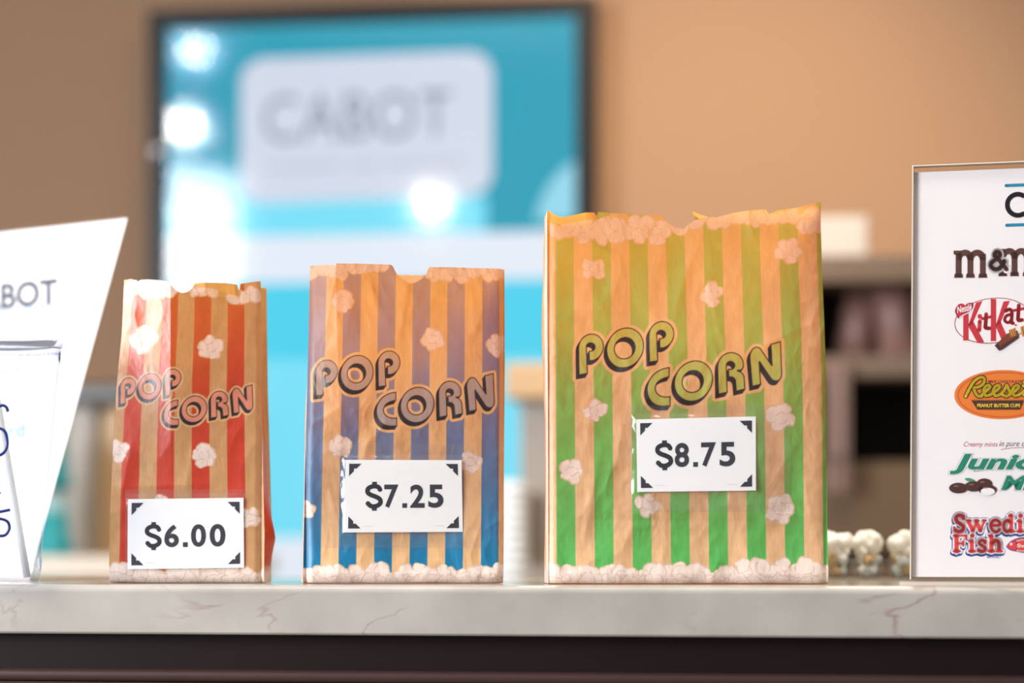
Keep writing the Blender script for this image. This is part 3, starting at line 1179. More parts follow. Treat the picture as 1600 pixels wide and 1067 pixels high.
def sign_frame(px0, py_base, d0, a, lean):
    """origin on the counter at the sign's lower left; a = yaw of the sign's width direction, lean back in radians"""
    P0 = on_z(px0, py_base, CT)
    if d0:
        P0 = at(px0, 0, d0)
        P0[2] = CT
    h = np.array([math.cos(a), math.sin(a), 0])
    bk = np.array([-math.sin(a), math.cos(a), 0])       # away from the reader
    vdir = UP * math.cos(lean) + bk * math.sin(lean)
    nrm = np.cross(h, vdir)

    def L(px, py):
        r_ = ray(px, py)
        A = np.stack([r_, -h, -vdir], 1)
        t = np.linalg.solve(A, P0 - CAM)
        return float(t[1]), float(t[2])
    return P0, L


a_s = YAW - R(15.0)
lean_s = R(3.4)
P0, L = sign_frame(1422, 0, 1.862, a_s, lean_s)
sign = empty('candy_list_stand', tuple(P0), a_s)
tag(sign, 'upright clear stand holding a white candy list, right of the green bag', 'sign')
xr_, zt_ = 0.262, L(1416, 262)[1]
panel = empty('sign_face', (0, 0, 0))
panel.parent = sign
COL.objects.unlink(panel)
bpy.data.objects.remove(panel)
lean_m = Matrix.Rotation(-lean_s, 4, 'X')


def lean_obj(o):
    o.matrix_local = Matrix.Rotation(-lean_s, 4, 'X')
    return o


mb = MB()
mb.box(0, xr_, -0.0035, -0.0020, 0.004, zt_, M_ACR)
mb.box(0, xr_, 0.0010, 0.0030, 0.004, zt_, M_ACR)
lean_obj(mb.build('clear_sleeve', sign))
mb = MB()
mb.box(0, 0.0011, -0.0036, 0.0030, 0.004, zt_, M_ACRE)
mb.box(0, xr_, -0.0036, 0.0030, zt_, zt_ + 0.0009, M_ACRE)
lean_obj(mb.build('sleeve_edge', sign))
mb = MB()
mb.box(0.0, xr_, -0.078, 0.004, 0.0005, 0.0035, M_ACR)
mb.box(0.0, xr_, -0.0785, -0.078, 0.0005, 0.0035, M_ACRE)
mb.build('sign_foot', sign)

fl = Flat(L)
x0p, z0p = 0.0013, 0.006
zp = L(1440, 269)[1]
K_DARK = ink('ink_dark_plum', (46, 36, 50))
K_TEAL = ink('ink_teal_blue', (20, 130, 170))
K_CHOC = ink('ink_chocolate', (86, 50, 46))
K_RED = ink('ink_red', (196, 44, 58))
K_DRED = ink('ink_dark_red', (150, 30, 60))
K_W = ink('ink_white', (240, 236, 240))
K_OR = ink('ink_orange', (228, 122, 40))
K_ORD = ink('ink_orange_shade', (196, 82, 44))
K_YE = ink('ink_yellow', (246, 218, 40))
K_BR = ink('ink_brown', (72, 36, 32))
K_PK = ink('ink_pink_red', (184, 36, 84))
K_GR = ink('ink_green', (20, 128, 104))
K_TL = ink('ink_teal_line', (70, 140, 150))
K_BL = ink('ink_blue', (54, 84, 176))
K_SR = ink('ink_swedish_red', (220, 62, 66))
K_PU = ink('ink_purple', (110, 50, 130))
K_CR = ink('ink_cream', (246, 214, 190))
K_GO = ink('ink_wafer', (214, 150, 62))
K_CB = ink('ink_bar_brown', (120, 56, 30))
K_LEAF = ink('ink_leaf', (60, 150, 110))
K_HL = ink('ink_choc_light', (130, 86, 80))
# paper itself, in metres
FM = Flat(lambda a, b: (a, b))
gx, gz = np.linspace(x0p, xr_ - 0.0025, 8), np.linspace(z0p, zp, 10)
FM.put([(a, b) for b in gz for a in gx], [(j * 8 + i, j * 8 + i + 1, (j + 1) * 8 + i + 1, (j + 1) * 8 + i) for j in range(9) for i in range(7)], 0, P_WHITE)
fl.mb = FM.mb


def dn(*b):
    """text box given as left, right, lower row, upper row in photo rows (row numbers grow downwards)"""
    return b


# CABOT header between two teal rules (rows slope up to the right)
SL = -0.035
fl.stroke([(1572, 290), (1764, 283)], 5, 1, K_TEAL)
fl.stroke([(1573, 352), (1764, 345.5)], 5, 1, K_TEAL)
fl.stroke(arc(1590.5, 320, 16.5, 16.5, 52, 308, 30), 7.6, 1, K_DARK, round_caps=False)
fl.text('ABOT', (1612, 1762, 339, 300), [(0.02, 1, K_DARK, 0, 0)], rise=SL)


# m & m's in chunky slab letters
def slab_m(x, y0, y1, w):
    """y0 base row, y1 top row"""
    st = w * 0.165
    cs = [x + st * 0.85, x + w * 0.475, x + w * 0.83]
    for i, c in enumerate(cs):
        fl.poly([(c - st * .5, y0), (c + st * .5, y0), (c + st * .5, y1 + 6), (c - st * .5, y1 + 6)], 2, K_CHOC)
        fl.poly([(c - st * .78, y0), (c + st * .78, y0), (c + st * .66, y0 - 6.5), (c - st * .66, y0 - 6.5)], 2, K_CHOC)
    fl.poly([(x, y1 + 1), (cs[0] + st * .5, y1 + 1), (cs[0] + st * .5, y1 + 9), (x, y1 + 7)], 2, K_CHOC)
    for c0, c1 in ((cs[0], cs[1]), (cs[1], cs[2])):
        o_ = arc((c0 + c1) / 2 + st * .12, y1 + 13, (c1 - c0) / 2 + st * .38, 13.5, 180, 0, 16) + [(c1 + st * .5, y1 + 16), (c1 - st * .5, y1 + 16)]
        o_ += arc((c0 + c1) / 2, y1 + 17, (c1 - c0) / 2 - st * .5, 8, 0, 180, 12) + [(c0, y1 + 17)]
        fl.poly(o_, 2, K_CHOC)


slab_m(1490, 434, 390.5, 55)
slab_m(1559, 431.5, 388, 55)
amp = spline([(1573, 421), (1559, 404), (1554, 399), (1557, 393.5), (1562, 396), (1561, 401), (1552, 408), (1548, 414), (1553, 420.5), (1562, 419), (1568, 411), (1569, 408)], 5)
fl.stroke(amp, 13, 3, K_W)
fl.stroke(amp, 6.4, 4, K_CHOC)
fl.text("'s", (1616, 1640, 430, 389), [(0.03, 2, K_CHOC, 0, 0)])

# wafer bar logo: red-ringed oval, slanted red letters, small badge, broken bar
kc = (1551, 501)
fl.ellipse(kc[0], kc[1] + 0, 60, 35.5, 1, K_DRED, rot=R(-7))
fl.ellipse(kc[0], kc[1] + 0, 58.6, 34.2, 2, K_W, rot=R(-7))


def slantK(x, top, bot, w_):
    fl.poly([(x, top), (x + 8.5, top), (x + 8.5, bot), (x, bot)], 3, K_RED)
    fl.poly([(x + 8, 508), (x + 20, 471 if x > 1530 else 473), (x + 30, 470), (x + 13.5, 508)], 3, K_RED)
    fl.poly([(x + 7, 508), (x + 14, 499), (x + w_, bot + 3), (x + w_ - 11, bot + 3)], 3, K_RED)


slantK(1505, 490, 532, 33)
slantK(1548, 467, 533, 30)
fl.stroke([(1531, 502), (1530, 516)], 6.2, 3, K_RED)
fl.ellipse(1531, 494.5, 3.6, 3.8, 3, K_RED)
fl.stroke(spline([(1541, 491), (1540, 506), (1540, 512), (1546, 513)]), 6, 3, K_RED)
fl.stroke([(1535, 498), (1548, 495)], 4.5, 3, K_RED)
fl.stroke(spline([(1571, 486), (1577, 483.5), (1581, 487), (1580.5, 503), (1583, 505)]), 5.6, 3, K_RED)
fl.stroke(spline([(1580, 491), (1572, 494), (1570, 501), (1576, 504), (1580.5, 499)]), 4.8, 3, K_RED)
fl.stroke(spline([(1592, 477), (1591, 492), (1591, 500), (1597, 500)]), 6, 3, K_RED)
fl.stroke([(1585, 485), (1600, 482)], 4.5, 3, K_RED)
badge = bez((1492, 487), (1493, 476), (1503, 470), (1508, 478)) + bez((1508, 478), (1511, 472), (1518, 473), (1520.5, 473))[1:] + bez((1520.5, 473), (1524, 486), (1508, 488), (1497, 498))[1:]
fl.poly(badge, 4, K_DRED)
fl.poly([(1507 + (x - 1507) * .86, 484 + (y - 484) * .84) for x, y in badge], 5, K_RED)
fl.text('Nestlé', (1496, 1518.5, 489.5, 479), [(0.02, 6, K_W, 0, 0)], rise=-0.20)
fl.stroke([(1500, 495.5), (1508, 491), (1517, 487.5)], 1.6, 6, K_W)
fl.poly([(1554, 540), (1574, 521), (1590, 516), (1592, 527), (1566, 546), (1561, 548)], 5, K_CB)
fl.poly([(1554, 540), (1561, 548), (1566, 546), (1559, 536)], 6, K_BR)
fl.poly([(1564, 540), (1591, 524), (1592, 527.5), (1566, 546)], 6, K_BR)
fl.poly([(1576, 516), (1586, 512), (1588, 524), (1579, 527)], 6, K_GO)
for q in range(3):
    fl.stroke([(1577.5 + q * 3.4, 516.5 - q), (1580 + q * 3, 526 - q)], 1.0, 7, K_BR)
fl.poly([(1594, 511), (1612, 504), (1616, 521), (1597, 526)], 5, K_GO)
for q in range(4):
    fl.stroke([(1597 + q * 4, 511 - q), (1600 + q * 4, 524 - q)], 1.0, 6, K_BR)
fl.ellipse(1587, 508, 2, 1.2, 5, K_RED)
fl.ellipse(1591, 517, 1.4, 1.2, 7, K_W)

# orange oval with yellow script
fl.ellipse(1566.5, 616.5, 75.5, 38.5, 1, K_OR, rot=R(-1))
fl.ellipse(1568, 616.5, 72, 35.5, 2, K_ORD, rot=R(-1), hole=(70.6, 34.2))
REE = [
    spline([(1509, 619), (1516, 605), (1524, 594), (1533, 589.5), (1538, 592), (1536, 600), (1528, 605), (1522, 606), (1524, 613), (1528, 618.5), (1534, 619)], 6),
    spline([(1534, 617), (1541, 611), (1547, 605), (1545, 602), (1540, 604), (1537, 611), (1540, 618), (1547, 617)], 6),
    spline([(1547, 617), (1556, 611), (1562, 605), (1560, 602), (1555, 604), (1552, 611), (1555, 618), (1562, 617)], 6),
    spline([(1562, 617), (1569, 610), (1573, 602), (1576, 608), (1578, 614), (1573, 619), (1567, 617)], 6),
    spline([(1577, 617), (1586, 611), (1592, 605), (1590, 602), (1585, 604), (1582, 611), (1585, 618), (1592, 617)], 6),
    spline([(1600, 597), (1601, 600), (1599, 603)], 4),
    spline([(1592, 617), (1601, 610), (1606, 602), (1609, 608), (1611, 614), (1606, 619), (1600, 617)], 6)]
for s_ in REE:
    fl.stroke(s_, 7.4, 3, K_BR)
for s_ in REE:
    fl.stroke(s_, 4.2, 4, K_YE)
fl.text('MILK CHOCOLATE', (1544, 1596.5, 598, 594), [(0.008, 3, K_BR, 0, 0)], shear=0.2)
cup = [(1518, 626)]
for q in range(24):
    cup.append((1518 + q * 3.4 + 1.7, 624.2))
    cup.append((1518 + (q + 1) * 3.4, 626.4))
cup += [(1594, 640), (1527, 640)]
fl.poly(cup, 3, K_BR)
fl.text('PEANUT BUTTER CUPS', (1527, 1594, 636.2, 630.8), [(0.02, 4, K_YE, 0, 0)])

# mints
fl.text('Creamy mints', (1506, 1559, 700, 690), [(0.0, 1, K_PK, 0, 0)], shear=0.35)
fl.text('in pure chocolate', (1561, 1640, 700, 688.5), [(0.0, 1, K_BR, 0, 0)], shear=0.35)
fl.stroke(spline([(1564, 702.5), (1580, 700), (1602, 699.5), (1640, 701)]), 0.9, 1, K_PK)
fl.text('Junior', (1484, 1652, 741, 709), [(0.078, 1, K_TL, 0, 0), (0.068, 2, K_W, 0, 0), (0.038, 3, K_GR, 0, 0)], shear=0.28)
fl.text('Mints', (1564, 1664, 766, 743), [(0.078, 1, K_TL, 0, 0), (0.068, 2, K_W, 0, 0), (0.038, 3, K_GR, 0, 0)], shear=0.28)
fl.poly(bez((1507, 748), (1512, 745), (1520, 747), (1526, 753)) + bez((1526, 753), (1518, 755), (1510, 752), (1507, 748))[1:], 4, K_LEAF)
for (cx_, cy_, rx_, ry_, lay) in ((1497.5, 762.5, 14.5, 8.3, 5), (1538, 756, 12.5, 8.5, 5), (1521, 760, 14, 8, 6), (1543, 765, 14.5, 7.6, 6)):
    fl.ellipse(cx_, cy_, rx_, ry_, lay, K_BR)
    fl.ellipse(cx_ - 3, cy_ - 3, rx_ * .3, 1.4, lay + 2, K_HL)
fl.ellipse(1543.5, 768, 11, 5.8, 8, K_W)

# Swedish Fish in plump rounded serif letters
# each letter: list of (polyline, stroke width)
GL = []


def add_letter(strokes, x, base, k):
    for pts, wd in strokes:
        GL.append(([(x + p[0] * k, base - p[1] * k) for p in pts], wd * k))


S_ = [(spline([(17, 22), (15, 26), (9, 27), (5, 23), (7, 17), (13, 13), (17, 9), (15, 3), (9, 1.5), (4, 4)], 5), 5.6), ([(17.5, 21), (17.5, 27)], 2.6), ([(2.5, 2), (2.5, 9)], 2.6)]
w_ = [([(4, 18), (11, 3)], 6), ([(11, 3), (17, 16)], 3.4), ([(16, 18), (23, 3)], 6), ([(23, 3), (29, 18)], 3.4), ([(1, 19), (8, 19)], 2.8), ([(14, 19), (20, 19)], 2.8), ([(26, 19), (32, 19)], 2.8)]
e_ = [(spline([(4, 11), (17, 12), (15, 18), (9, 19.5), (4, 15), (3.5, 8), (8, 2), (13, 1.5), (17, 5)], 5), 4.6)]
d_ = [(spline([(14, 16), (9, 19), (4, 15), (4, 6), (8, 1.5), (14, 4)], 5), 5), ([(15, 2), (15, 27)], 6), ([(11, 26), (15, 27)], 3), ([(15, 2), (20, 2)], 3.2)]
i_ = [([(6, 2), (6, 18)], 6.2), ([(1.5, 18), (6, 18)], 3), ([(1.5, 1.8), (11, 1.8)], 3.2), ([(6, 26), (7.5, 26.4)], 6)]
F_ = [([(6, 2), (6, 26)], 6.6), ([(1.5, 1.8), (11.5, 1.8)], 3.2), ([(1.5, 26.2), (21, 26.2)], 3.4), ([(21, 26), (21.5, 20)], 3), ([(8, 14), (16, 14)], 3.2), ([(16.5, 18), (16.5, 10)], 2.6)]
s_ = [(spline([(13, 15), (11, 18.5), (6, 18.5), (4, 14.5), (8, 11), (13, 8), (12.5, 3), (7, 1.5), (3, 4)], 5), 4.6), ([(14, 15), (14, 19)], 2.2), ([(2, 1.5), (2, 6)], 2.2)]
h_ = [([(6, 2), (6, 26)], 6.4), ([(1.5, 26.2), (6, 26.4)], 3), ([(1.5, 1.8), (10.5, 1.8)], 3.2), (spline([(7, 14), (11, 18), (16, 17.5), (18, 13), (18, 3)], 5), 6), ([(14, 1.8), (23, 1.8)], 3.2)]
kx = 1.0
xq = 1488.5
for g_, adv in ((S_, 20.5), (w_, 36), (e_, 20), (d_, 23), (i_, 13), (s_, 17), (h_, 25)):
    add_letter(g_, xq, 832, 1.0)
    xq += adv
xq = 1488.5
for g_, adv in ((F_, 24), (i_, 13.5), (s_, 17), (h_, 25)):
    add_letter(g_, xq, 863, 1.0)
    xq += adv
for pts, wd in GL:
    fl.stroke(pts, wd + 6.6, 1, K_BL)
    fl.stroke([(x - 0.8, y + 2.4) for x, y in pts], wd + 6.6, 1, K_BL)
for pts, wd in GL:
    fl.stroke(pts, wd + 5.0, 2, K_W)
for pts, wd in GL:
    fl.stroke(pts, wd, 3, K_SR)
fl.text('BRAND', (1542.5, 1563, 872, 867.8), [(0.01, 1, K_BL, 0, 0)])
fish = bez((1572, 854), (1576, 846), (1584, 840), (1600, 839), 10) + bez((1600, 839), (1620, 840), (1632, 846), (1640, 850), 10)[1:] + [(1652, 842), (1656, 854), (1652, 865), (1640, 858)] \
    + bez((1640, 858), (1626, 864), (1606, 866), (1590, 862), 10)[1:] + bez((1590, 862), (1582, 861), (1576, 860), (1572, 854), 8)[1:]
fl.poly(fish, 1, K_PU)
fl.poly([(1610 + (x - 1610) * .955, 852.5 + (y - 852.5) * .84) for x, y in fish], 2, K_SR)
fl.stroke(spline([(1589, 845), (1600, 843.5), (1625, 847)]), 2.2, 3, K_CR)
fl.stroke(spline([(1589, 860), (1600, 861), (1625, 859)]), 2.0, 3, K_CR)
fl.ellipse(1580, 850, 2.2, 2.2, 3, K_CR)
fl.stroke(spline([(1587, 845), (1589, 852), (1587, 860)]), 1.2, 3, K_PU)
fl.text('Swedish', (1589, 1632, 855.5, 849.5), [(0.03, 4, K_CR, 0, 0)])
sheet = fl.build('printed_sheet', sign)
sheet['label'] = 'white printed sheet with candy logos'
lean_obj(sheet)

# ------------------------------------------------------------------ leaning sign behind the clear cup (left)
a_l = YAW - R(36.0)
lean_l = R(20)
XW = 0.236
dl = 2.06
# lower right corner sits where the right edge meets the counter
Pr = at(46, 0, dl)
h_l = np.array([math.cos(a_l), math.sin(a_l), 0])
P0l = Pr - h_l * XW
P0l[2] = CT
bk = np.array([-math.sin(a_l), math.cos(a_l), 0])
v_l = UP * math.cos(lean_l) + bk * math.sin(lean_l)


def LL(px, py):
    r_ = ray(px, py)
    A = np.stack([r_, -h_l, -v_l], 1)
    t = np.linalg.solve(A, P0l - CAM)
    return float(t[1]), float(t[2])


sl = empty('leaning_sign', tuple(P0l), a_l)
tag(sl, 'white sign in a slanted clear holder behind the clear cup', 'sign')
zl = LL(173, 342)[1]
ML = Matrix.Rotation(-lean_l, 4, 'X')
mb = MB()
mb.box(0, XW, -0.003, -0.0018, 0.002, zl, M_ACR)
mb.box(0, XW, 0.001, 0.0025, 0.002, zl, M_ACR)
mb.build('clear_holder', sl).matrix_local = ML
mb = MB()
mb.box(0, XW, 0.0, 0.16, 0.0004, 0.0034, M_ACRE)
mb.build('holder_foot', sl)
fl = Flat(lambda a, b: (a, b))
fl.put([(0.001, 0.003), (XW - 0.001, 0.003), (XW - 0.001, zl - 0.001), (0.001, zl - 0.001)], [(0, 1, 2, 3)], 0, P_WHITE)
fl.to = LL
K_SL = ink('ink_slate', (70, 84, 104))
K_PB = ink('ink_pale_blue', (150, 186, 224))


def ltext(s, x0, x1, yb_, yt_, m, off=0.01):
    # rows measured at the right end; rises to the right
    fl.text(s, (x0, x1, yb_, yt_), [(off + 0.012, 1, m, 0, 0)], rise=-0.10)


ltext('CABOT', -62, 90, 490, 450, K_SL, 0.012)
fl.stroke([(-66, 424), (92, 405)], 3, 1, K_PB)
fl.stroke([(-72, 496), (84, 477)], 3, 1, K_PB)
fl.text('Cards', (-22, 52, 688, 666), [(0.01, 1, K_PB, 0, 0)], rise=-0.10)
fl.stroke([(-60, 588), (58, 574)], 7, 1, ink('ink_faint_blue', (206, 222, 240)))
sh = fl.build('printed_sheet', sl)
sh.matrix_local = ML

# ------------------------------------------------------------------ clear cup with handwriting and a straw
M_CUP = clear_mat('clear_cup_plastic', (240, 245, 251), 0.05, 0.03, 0.5)
M_LID = clear_mat('clear_lid_plastic', (244, 246, 250), 0.12, 0.03, 0.22, film=0.10)
M_PEN = mat('blue_marker', (36, 48, 128), 0.4, vary=0.3, scale=300)
dc = 1.875
sc = dc / F
Pc = at(0, 0, dc)
cupo = empty('clear_cup', (Pc[0], Pc[1], CT), YAW + math.atan(800 / F))
tag(cupo, 'tall clear plastic cup with blue handwritten numbers at the counter edge', 'cup')


def cz(py):
    return (909.5 - py) * sc


def flute(a, z):
    k = 0
    if cz(892) < z < cz(864):
        k = math.sin(math.pi * (z - cz(892)) / (cz(864) - cz(892)))
    if cz(566) < z < cz(541):
        k = math.sin(math.pi * (z - cz(566)) / (cz(541) - cz(566)))
    return 0.0008 * k * math.cos(a * 48 + z * 140)


def cr(py):
    return interp([(520, 94), (560, 92), (866, 63.5), (893, 62), (910, 58)], py) * sc


mb = MB()
pr = [(cr(909) - .002, cz(909)), (cr(906), cz(908)), (cr(895), cz(896))] + [(cr(y), cz(y)) for y in np.linspace(893, 863, 10)] + [(cr(y), cz(y)) for y in np.linspace(840, 580, 8)] \
    + [(cr(y), cz(y)) for y in np.linspace(566, 541, 9)] + [(cr(540) + .0012, cz(538)), (cr(530) + 0.002, cz(532))]
mb.lathe(pr, M_CUP, 384, wob=flute)
mb.disc(cr(905) - .002, cz(902), M_CUP, 64)
o = mb.build('cup_wall', cupo, smooth=True)
mb = MB()
R0 = 108 * sc
mb.lathe([(R0 - .0035, cz(541)), (R0 + .0004, cz(545)), (R0, cz(533)), (R0 - .0012, cz(525)), (R0 - .004, cz(521)), (R0 - .008, cz(523)), (R0 - 0.012, cz(534)), (R0 - 0.014, cz(538)), (0.004, cz(538))], M_LID, 96)
mb.build('cup_lid', cupo, smooth=True)


# handwriting: strokes wrapped on the cup wall, facing the viewer
def pen(parent, strokes):
    for st in strokes:
        k = MB()
        pts = []
        for px, py in spline(st, 6):
            r_ = float(cr(py)) + 0.0003
            x = max(-0.98, min(0.98, (px * sc) / r_))
            a = math.asin(x)
            pts.append((r_ * math.sin(a), -r_ * math.cos(a), cz(py)))
        k.tube(pts, 0.0013, M_PEN, 6)
        o_ = k.build('handwritten_mark', parent, smooth=True)
        o_['label'] = 'blue handwritten mark'


pen(cupo, [
    [(12, 644), (9, 637), (2, 635), (-8, 643), (-16, 662), (-18, 690), (-12, 708), (-2, 711), (7, 705), (11, 692), (8, 676), (0, 670), (-10, 676), (-16, 690)],
    [(-60, 640), (-70, 634), (-80, 645), (-72, 668), (-62, 690), (-72, 708), (-84, 700)],
    [(-71, 624), (-72, 718)],
    [(-3, 766), (0, 770)],
    [(15, 794), (0, 797), (-8, 796), (-9, 812), (0, 808), (11, 812), (14, 822), (9, 832), (0, 834), (-8, 829)],
    [(-52, 800), (-28, 797), (-36, 815), (-44, 836)],
])
# straw
M_STRAW = mat('white_straw', (240, 238, 236), 0.4, vary=0.02)
nt_ = M_STRAW.node_tree                       # thin plastic: lets light through
tl_ = nt_.nodes.new('ShaderNodeBsdfTranslucent')
tl_.inputs[0].default_value = (0.92, 0.90, 0.88, 1)
ms_ = nt_.nodes.new('ShaderNodeMixShader')
ms_.inputs[0].default_value = 0.55
nt_.links.new(nt_.nodes['Principled BSDF'].outputs[0], ms_.inputs[1])
nt_.links.new(tl_.outputs[0], ms_.inputs[2])
nt_.links.new(ms_.outputs[0], nt_.nodes['Material Output'].inputs[0])
mb = MB()
p0, p1 = (42 * sc, 0.012, cz(899)), (-18 * sc, 0.02, cz(540))
mb.tube([tuple(np.array(p0) + (np.array(p1) - np.array(p0)) * t) for t in np.linspace(0, 1, 6)], 5.8 * sc, M_STRAW, 16)
o = mb.build('drinking_straw', None, smooth=True)
o.location = cupo.location
o.rotation_euler = cupo.rotation_euler
tag(o, 'white drinking straw slanting inside the clear cup', 'straw')

# ------------------------------------------------------------------ small clear cups of popcorn behind the green bag
M_DIP = clear_mat('portion_cup_plastic', (232, 238, 242), 0.08, 0.08, 0.75)
M_KER = mat('popped_corn', (252, 248, 240), 0.7, vary=0.08, scale=90)
M_KER2 = mat('popped_corn_toasted', (226, 184, 128), 0.7, vary=0.14, scale=60)


def kernel_mesh(seed):
    r = random.Random(seed)
    bm = bmesh.new()
    bmesh.ops.create_icosphere(bm, subdivisions=3, radius=1.0)
    dirs = [Vector((r.uniform(-1, 1), r.uniform(-1, 1), r.uniform(-1, 1))).normalized() for _ in range(7)]
    amp_ = [r.uniform(.3, .75) for _ in dirs]
    for v in bm.verts:
        n_ = v.co.normalized()
        q = 0.58
        for d_, a_ in zip(dirs, amp_):
            q = max(q, 0.52 + a_ * max(0.0, n_.dot(d_)) ** 2.2)
        v.co = n_ * q
    for f_ in bm.faces:
        f_.smooth = True
    me = bpy.data.meshes.new('popcorn_kernel')
    bm.to_mesh(me)
    bm.free()
    return me


KM = [kernel_mesh(s_) for s_ in range(5)]
for me in KM[:3]:
    me.materials.append(M_KER)
for me in KM[3:]:
    me.materials.append(M_KER2)
dk = 2.13
names = ('leftmost clear portion cup, half hidden by the green bag', 'middle clear portion cup heaped with white popcorn', 'clear portion cup of popcorn half behind the candy list')
kn = ('popped popcorn kernel in the portion cup beside the green bag', 'popped popcorn kernel in the middle portion cup', 'popped popcorn kernel in the portion cup beside the candy list')
rk = random.Random(4)
for ci, (pxc, ptop) in enumerate(((1306, 846), (1356, 850), (1412, 850))):
    c = at(pxc, 0, dk + 0.006 * (ci == 1))
    s2 = dk / F
    cu = empty('portion_cup', (c[0], c[1], CT))
    tag(cu, names[ci], 'cup', 'portion cups of popcorn')
    mb = MB()
    rb, rt, hh = 19.5 * s2, 23.5 * s2, 33 * s2
    mb.lathe([(rb - .001, .0015), (rb, .003), (rt, hh), (rt + .0012, hh), (rt + .0012, hh - .0012)], M_DIP, 72, wob=lambda a, z: 0.0004 * math.cos(a * 18))
    mb.disc(rb - .001, .0015, M_DIP, 40)
    mb.build('cup_wall', cu, smooth=True)
    spots = []
    for lay, (zz_, nn, rr_) in enumerate(((0.0085, 4, 0.0052), (0.018, 4, 0.0062), (0.026, 4, 0.0066), (0.0335, 3, 0.0075))):
        for q in range(nn):
            a = 6.283 * q / nn + lay * 0.8 + ci
            spots.append((rr_ * math.cos(a), rr_ * math.sin(a), zz_))
    for q, (kx_, ky_, kz_) in enumerate(spots):
        ko = bpy.data.objects.new('popcorn_kernel', KM[(q * 3 + ci) % 5 if kz_ < 0.025 else (q + ci) % 3])
        COL.objects.link(ko)
        ko.location = (c[0] + kx_, c[1] + ky_, CT + kz_)
        s_k = (0.0060 if kz_ < 0.03 else 0.0096) * rk.uniform(.9, 1.1)
        ko.scale = (s_k, s_k, s_k)
        ko.rotation_euler = (rk.uniform(0, 6), rk.uniform(0, 6), rk.uniform(0, 6))
        tag(ko, kn[ci], 'popcorn', 'popcorn ' + ('in the left portion cup', 'in the middle portion cup', 'in the right portion cup')[ci])

# ------------------------------------------------------------------ wall screen
YS = WY - 0.06
scr = empty('wall_screen', (0, YS, 0))
tag(scr, 'large black framed upright display on the tan wall showing a teal picture', 'screen')


def emis(name, c, k=1.0):
    m = bpy.data.materials.new(name)
    m.use_nodes = True
    b = m.node_tree.nodes['Principled BSDF']
    b.inputs['Base Color'].default_value = (0.02, 0.02, 0.02, 1)
    b.inputs['Roughness'].default_value = 0.06
    b.inputs['Emission Color'].default_value = rgba(c)
    b.inputs['Emission Strength'].default_value = k
    return m


def SX(px, py=500):
    p = on_y(px, py, YS)
    return float(p[0]), float(p[2])


xo0, xo1 = SX(234)[0], SX(930)[0]
ztop = SX(240, 18)[1]
zbot = 0.62
M_FR = mat('black_frame', (14, 13, 15), 0.4, spec=0.2, vary=0.1)
ft = 0.032
mb = MB()
mb.box(xo0, xo1, -0.012, 0.058, ztop - ft, ztop, M_FR)
mb.box(xo0, xo1, -0.012, 0.058, zbot, zbot + ft, M_FR)
mb.box(xo0, xo0 + ft, -0.012, 0.058, zbot + ft, ztop - ft, M_FR)
mb.box(xo1 - ft, xo1, -0.012, 0.058, zbot + ft, ztop - ft, M_FR)
mb.build('screen_frame', scr)
E_TEAL = emis('screen_teal', (0, 156, 182))
E_CY = emis('screen_cyan', (70, 208, 236))
E_PC = emis('screen_pale_cyan', (150, 216, 236))
E_PC2 = emis('screen_light_cyan', (120, 224, 246))
E_LV = emis('screen_lavender', (214, 218, 232))
E_WH = emis('screen_white', (232, 236, 246))
E_GY = emis('screen_grey', (136, 140, 154))
fl = Flat(lambda a, b: SX(a, b))
fl.EPS = 0.0004
xi0, xi1 = 262, 900


def rows(y0, y1, m, layer=0, x0=258, x1=904):
    fl.poly([(x0, y0), (x1, y0 - (x1 - x0) * 0.0), (x1, y1), (x0, y1)], layer, m)


def flat_rect(x0, x1, z0, z1, layer, m):
    fl.mb.add([(x0, -layer * 0.0004, z0), (x1, -layer * 0.0004, z0), (x1, -layer * 0.0004, z1), (x0, -layer * 0.0004, z1)], [(0, 1, 2, 3)], m)


xa, xb = xo0 + ft, xo1 - ft
flat_rect(xa, xb, zbot + ft, ztop - ft, 0, E_TEAL)
zz = lambda py, px=580: SX(px, py)[1]
flat_rect(xa, xb, zz(372), zz(310), 1, E_PC2)
flat_rect(SX(760)[0], xb, zz(372), zz(300), 2, E_TEAL)
flat_rect(xa, xb, zz(440), zz(366), 3, E_WH)
flat_rect(xa, xb, zz(560), zz(440), 1, E_CY)
flat_rect(xa, xb, zz(840), zz(560), 1, E_PC2)
flat_rect(xa, xb, zz(1010), zz(840), 1, E_WH)
# pale curve at the right edge
fl.poly(bez((905, 250), (870, 262), (846, 300), (836, 345)) + [(905, 345)], 4, E_PC)
# rounded badge
r0 = 38


def rrect(x0, y0, x1, y1, r, sk):
    o_ = []
    for cx_, cy_, a0 in ((x1 - r, y0 + r, 90), (x1 - r, y1 - r, 0), (x0 + r, y1 - r, -90), (x0 + r, y0 + r, -180)):
        o_ += [(x, y + sk * (x - 570)) for x, y in arc(cx_, cy_, r, r, a0, a0 - 90, 8)]
    return o_


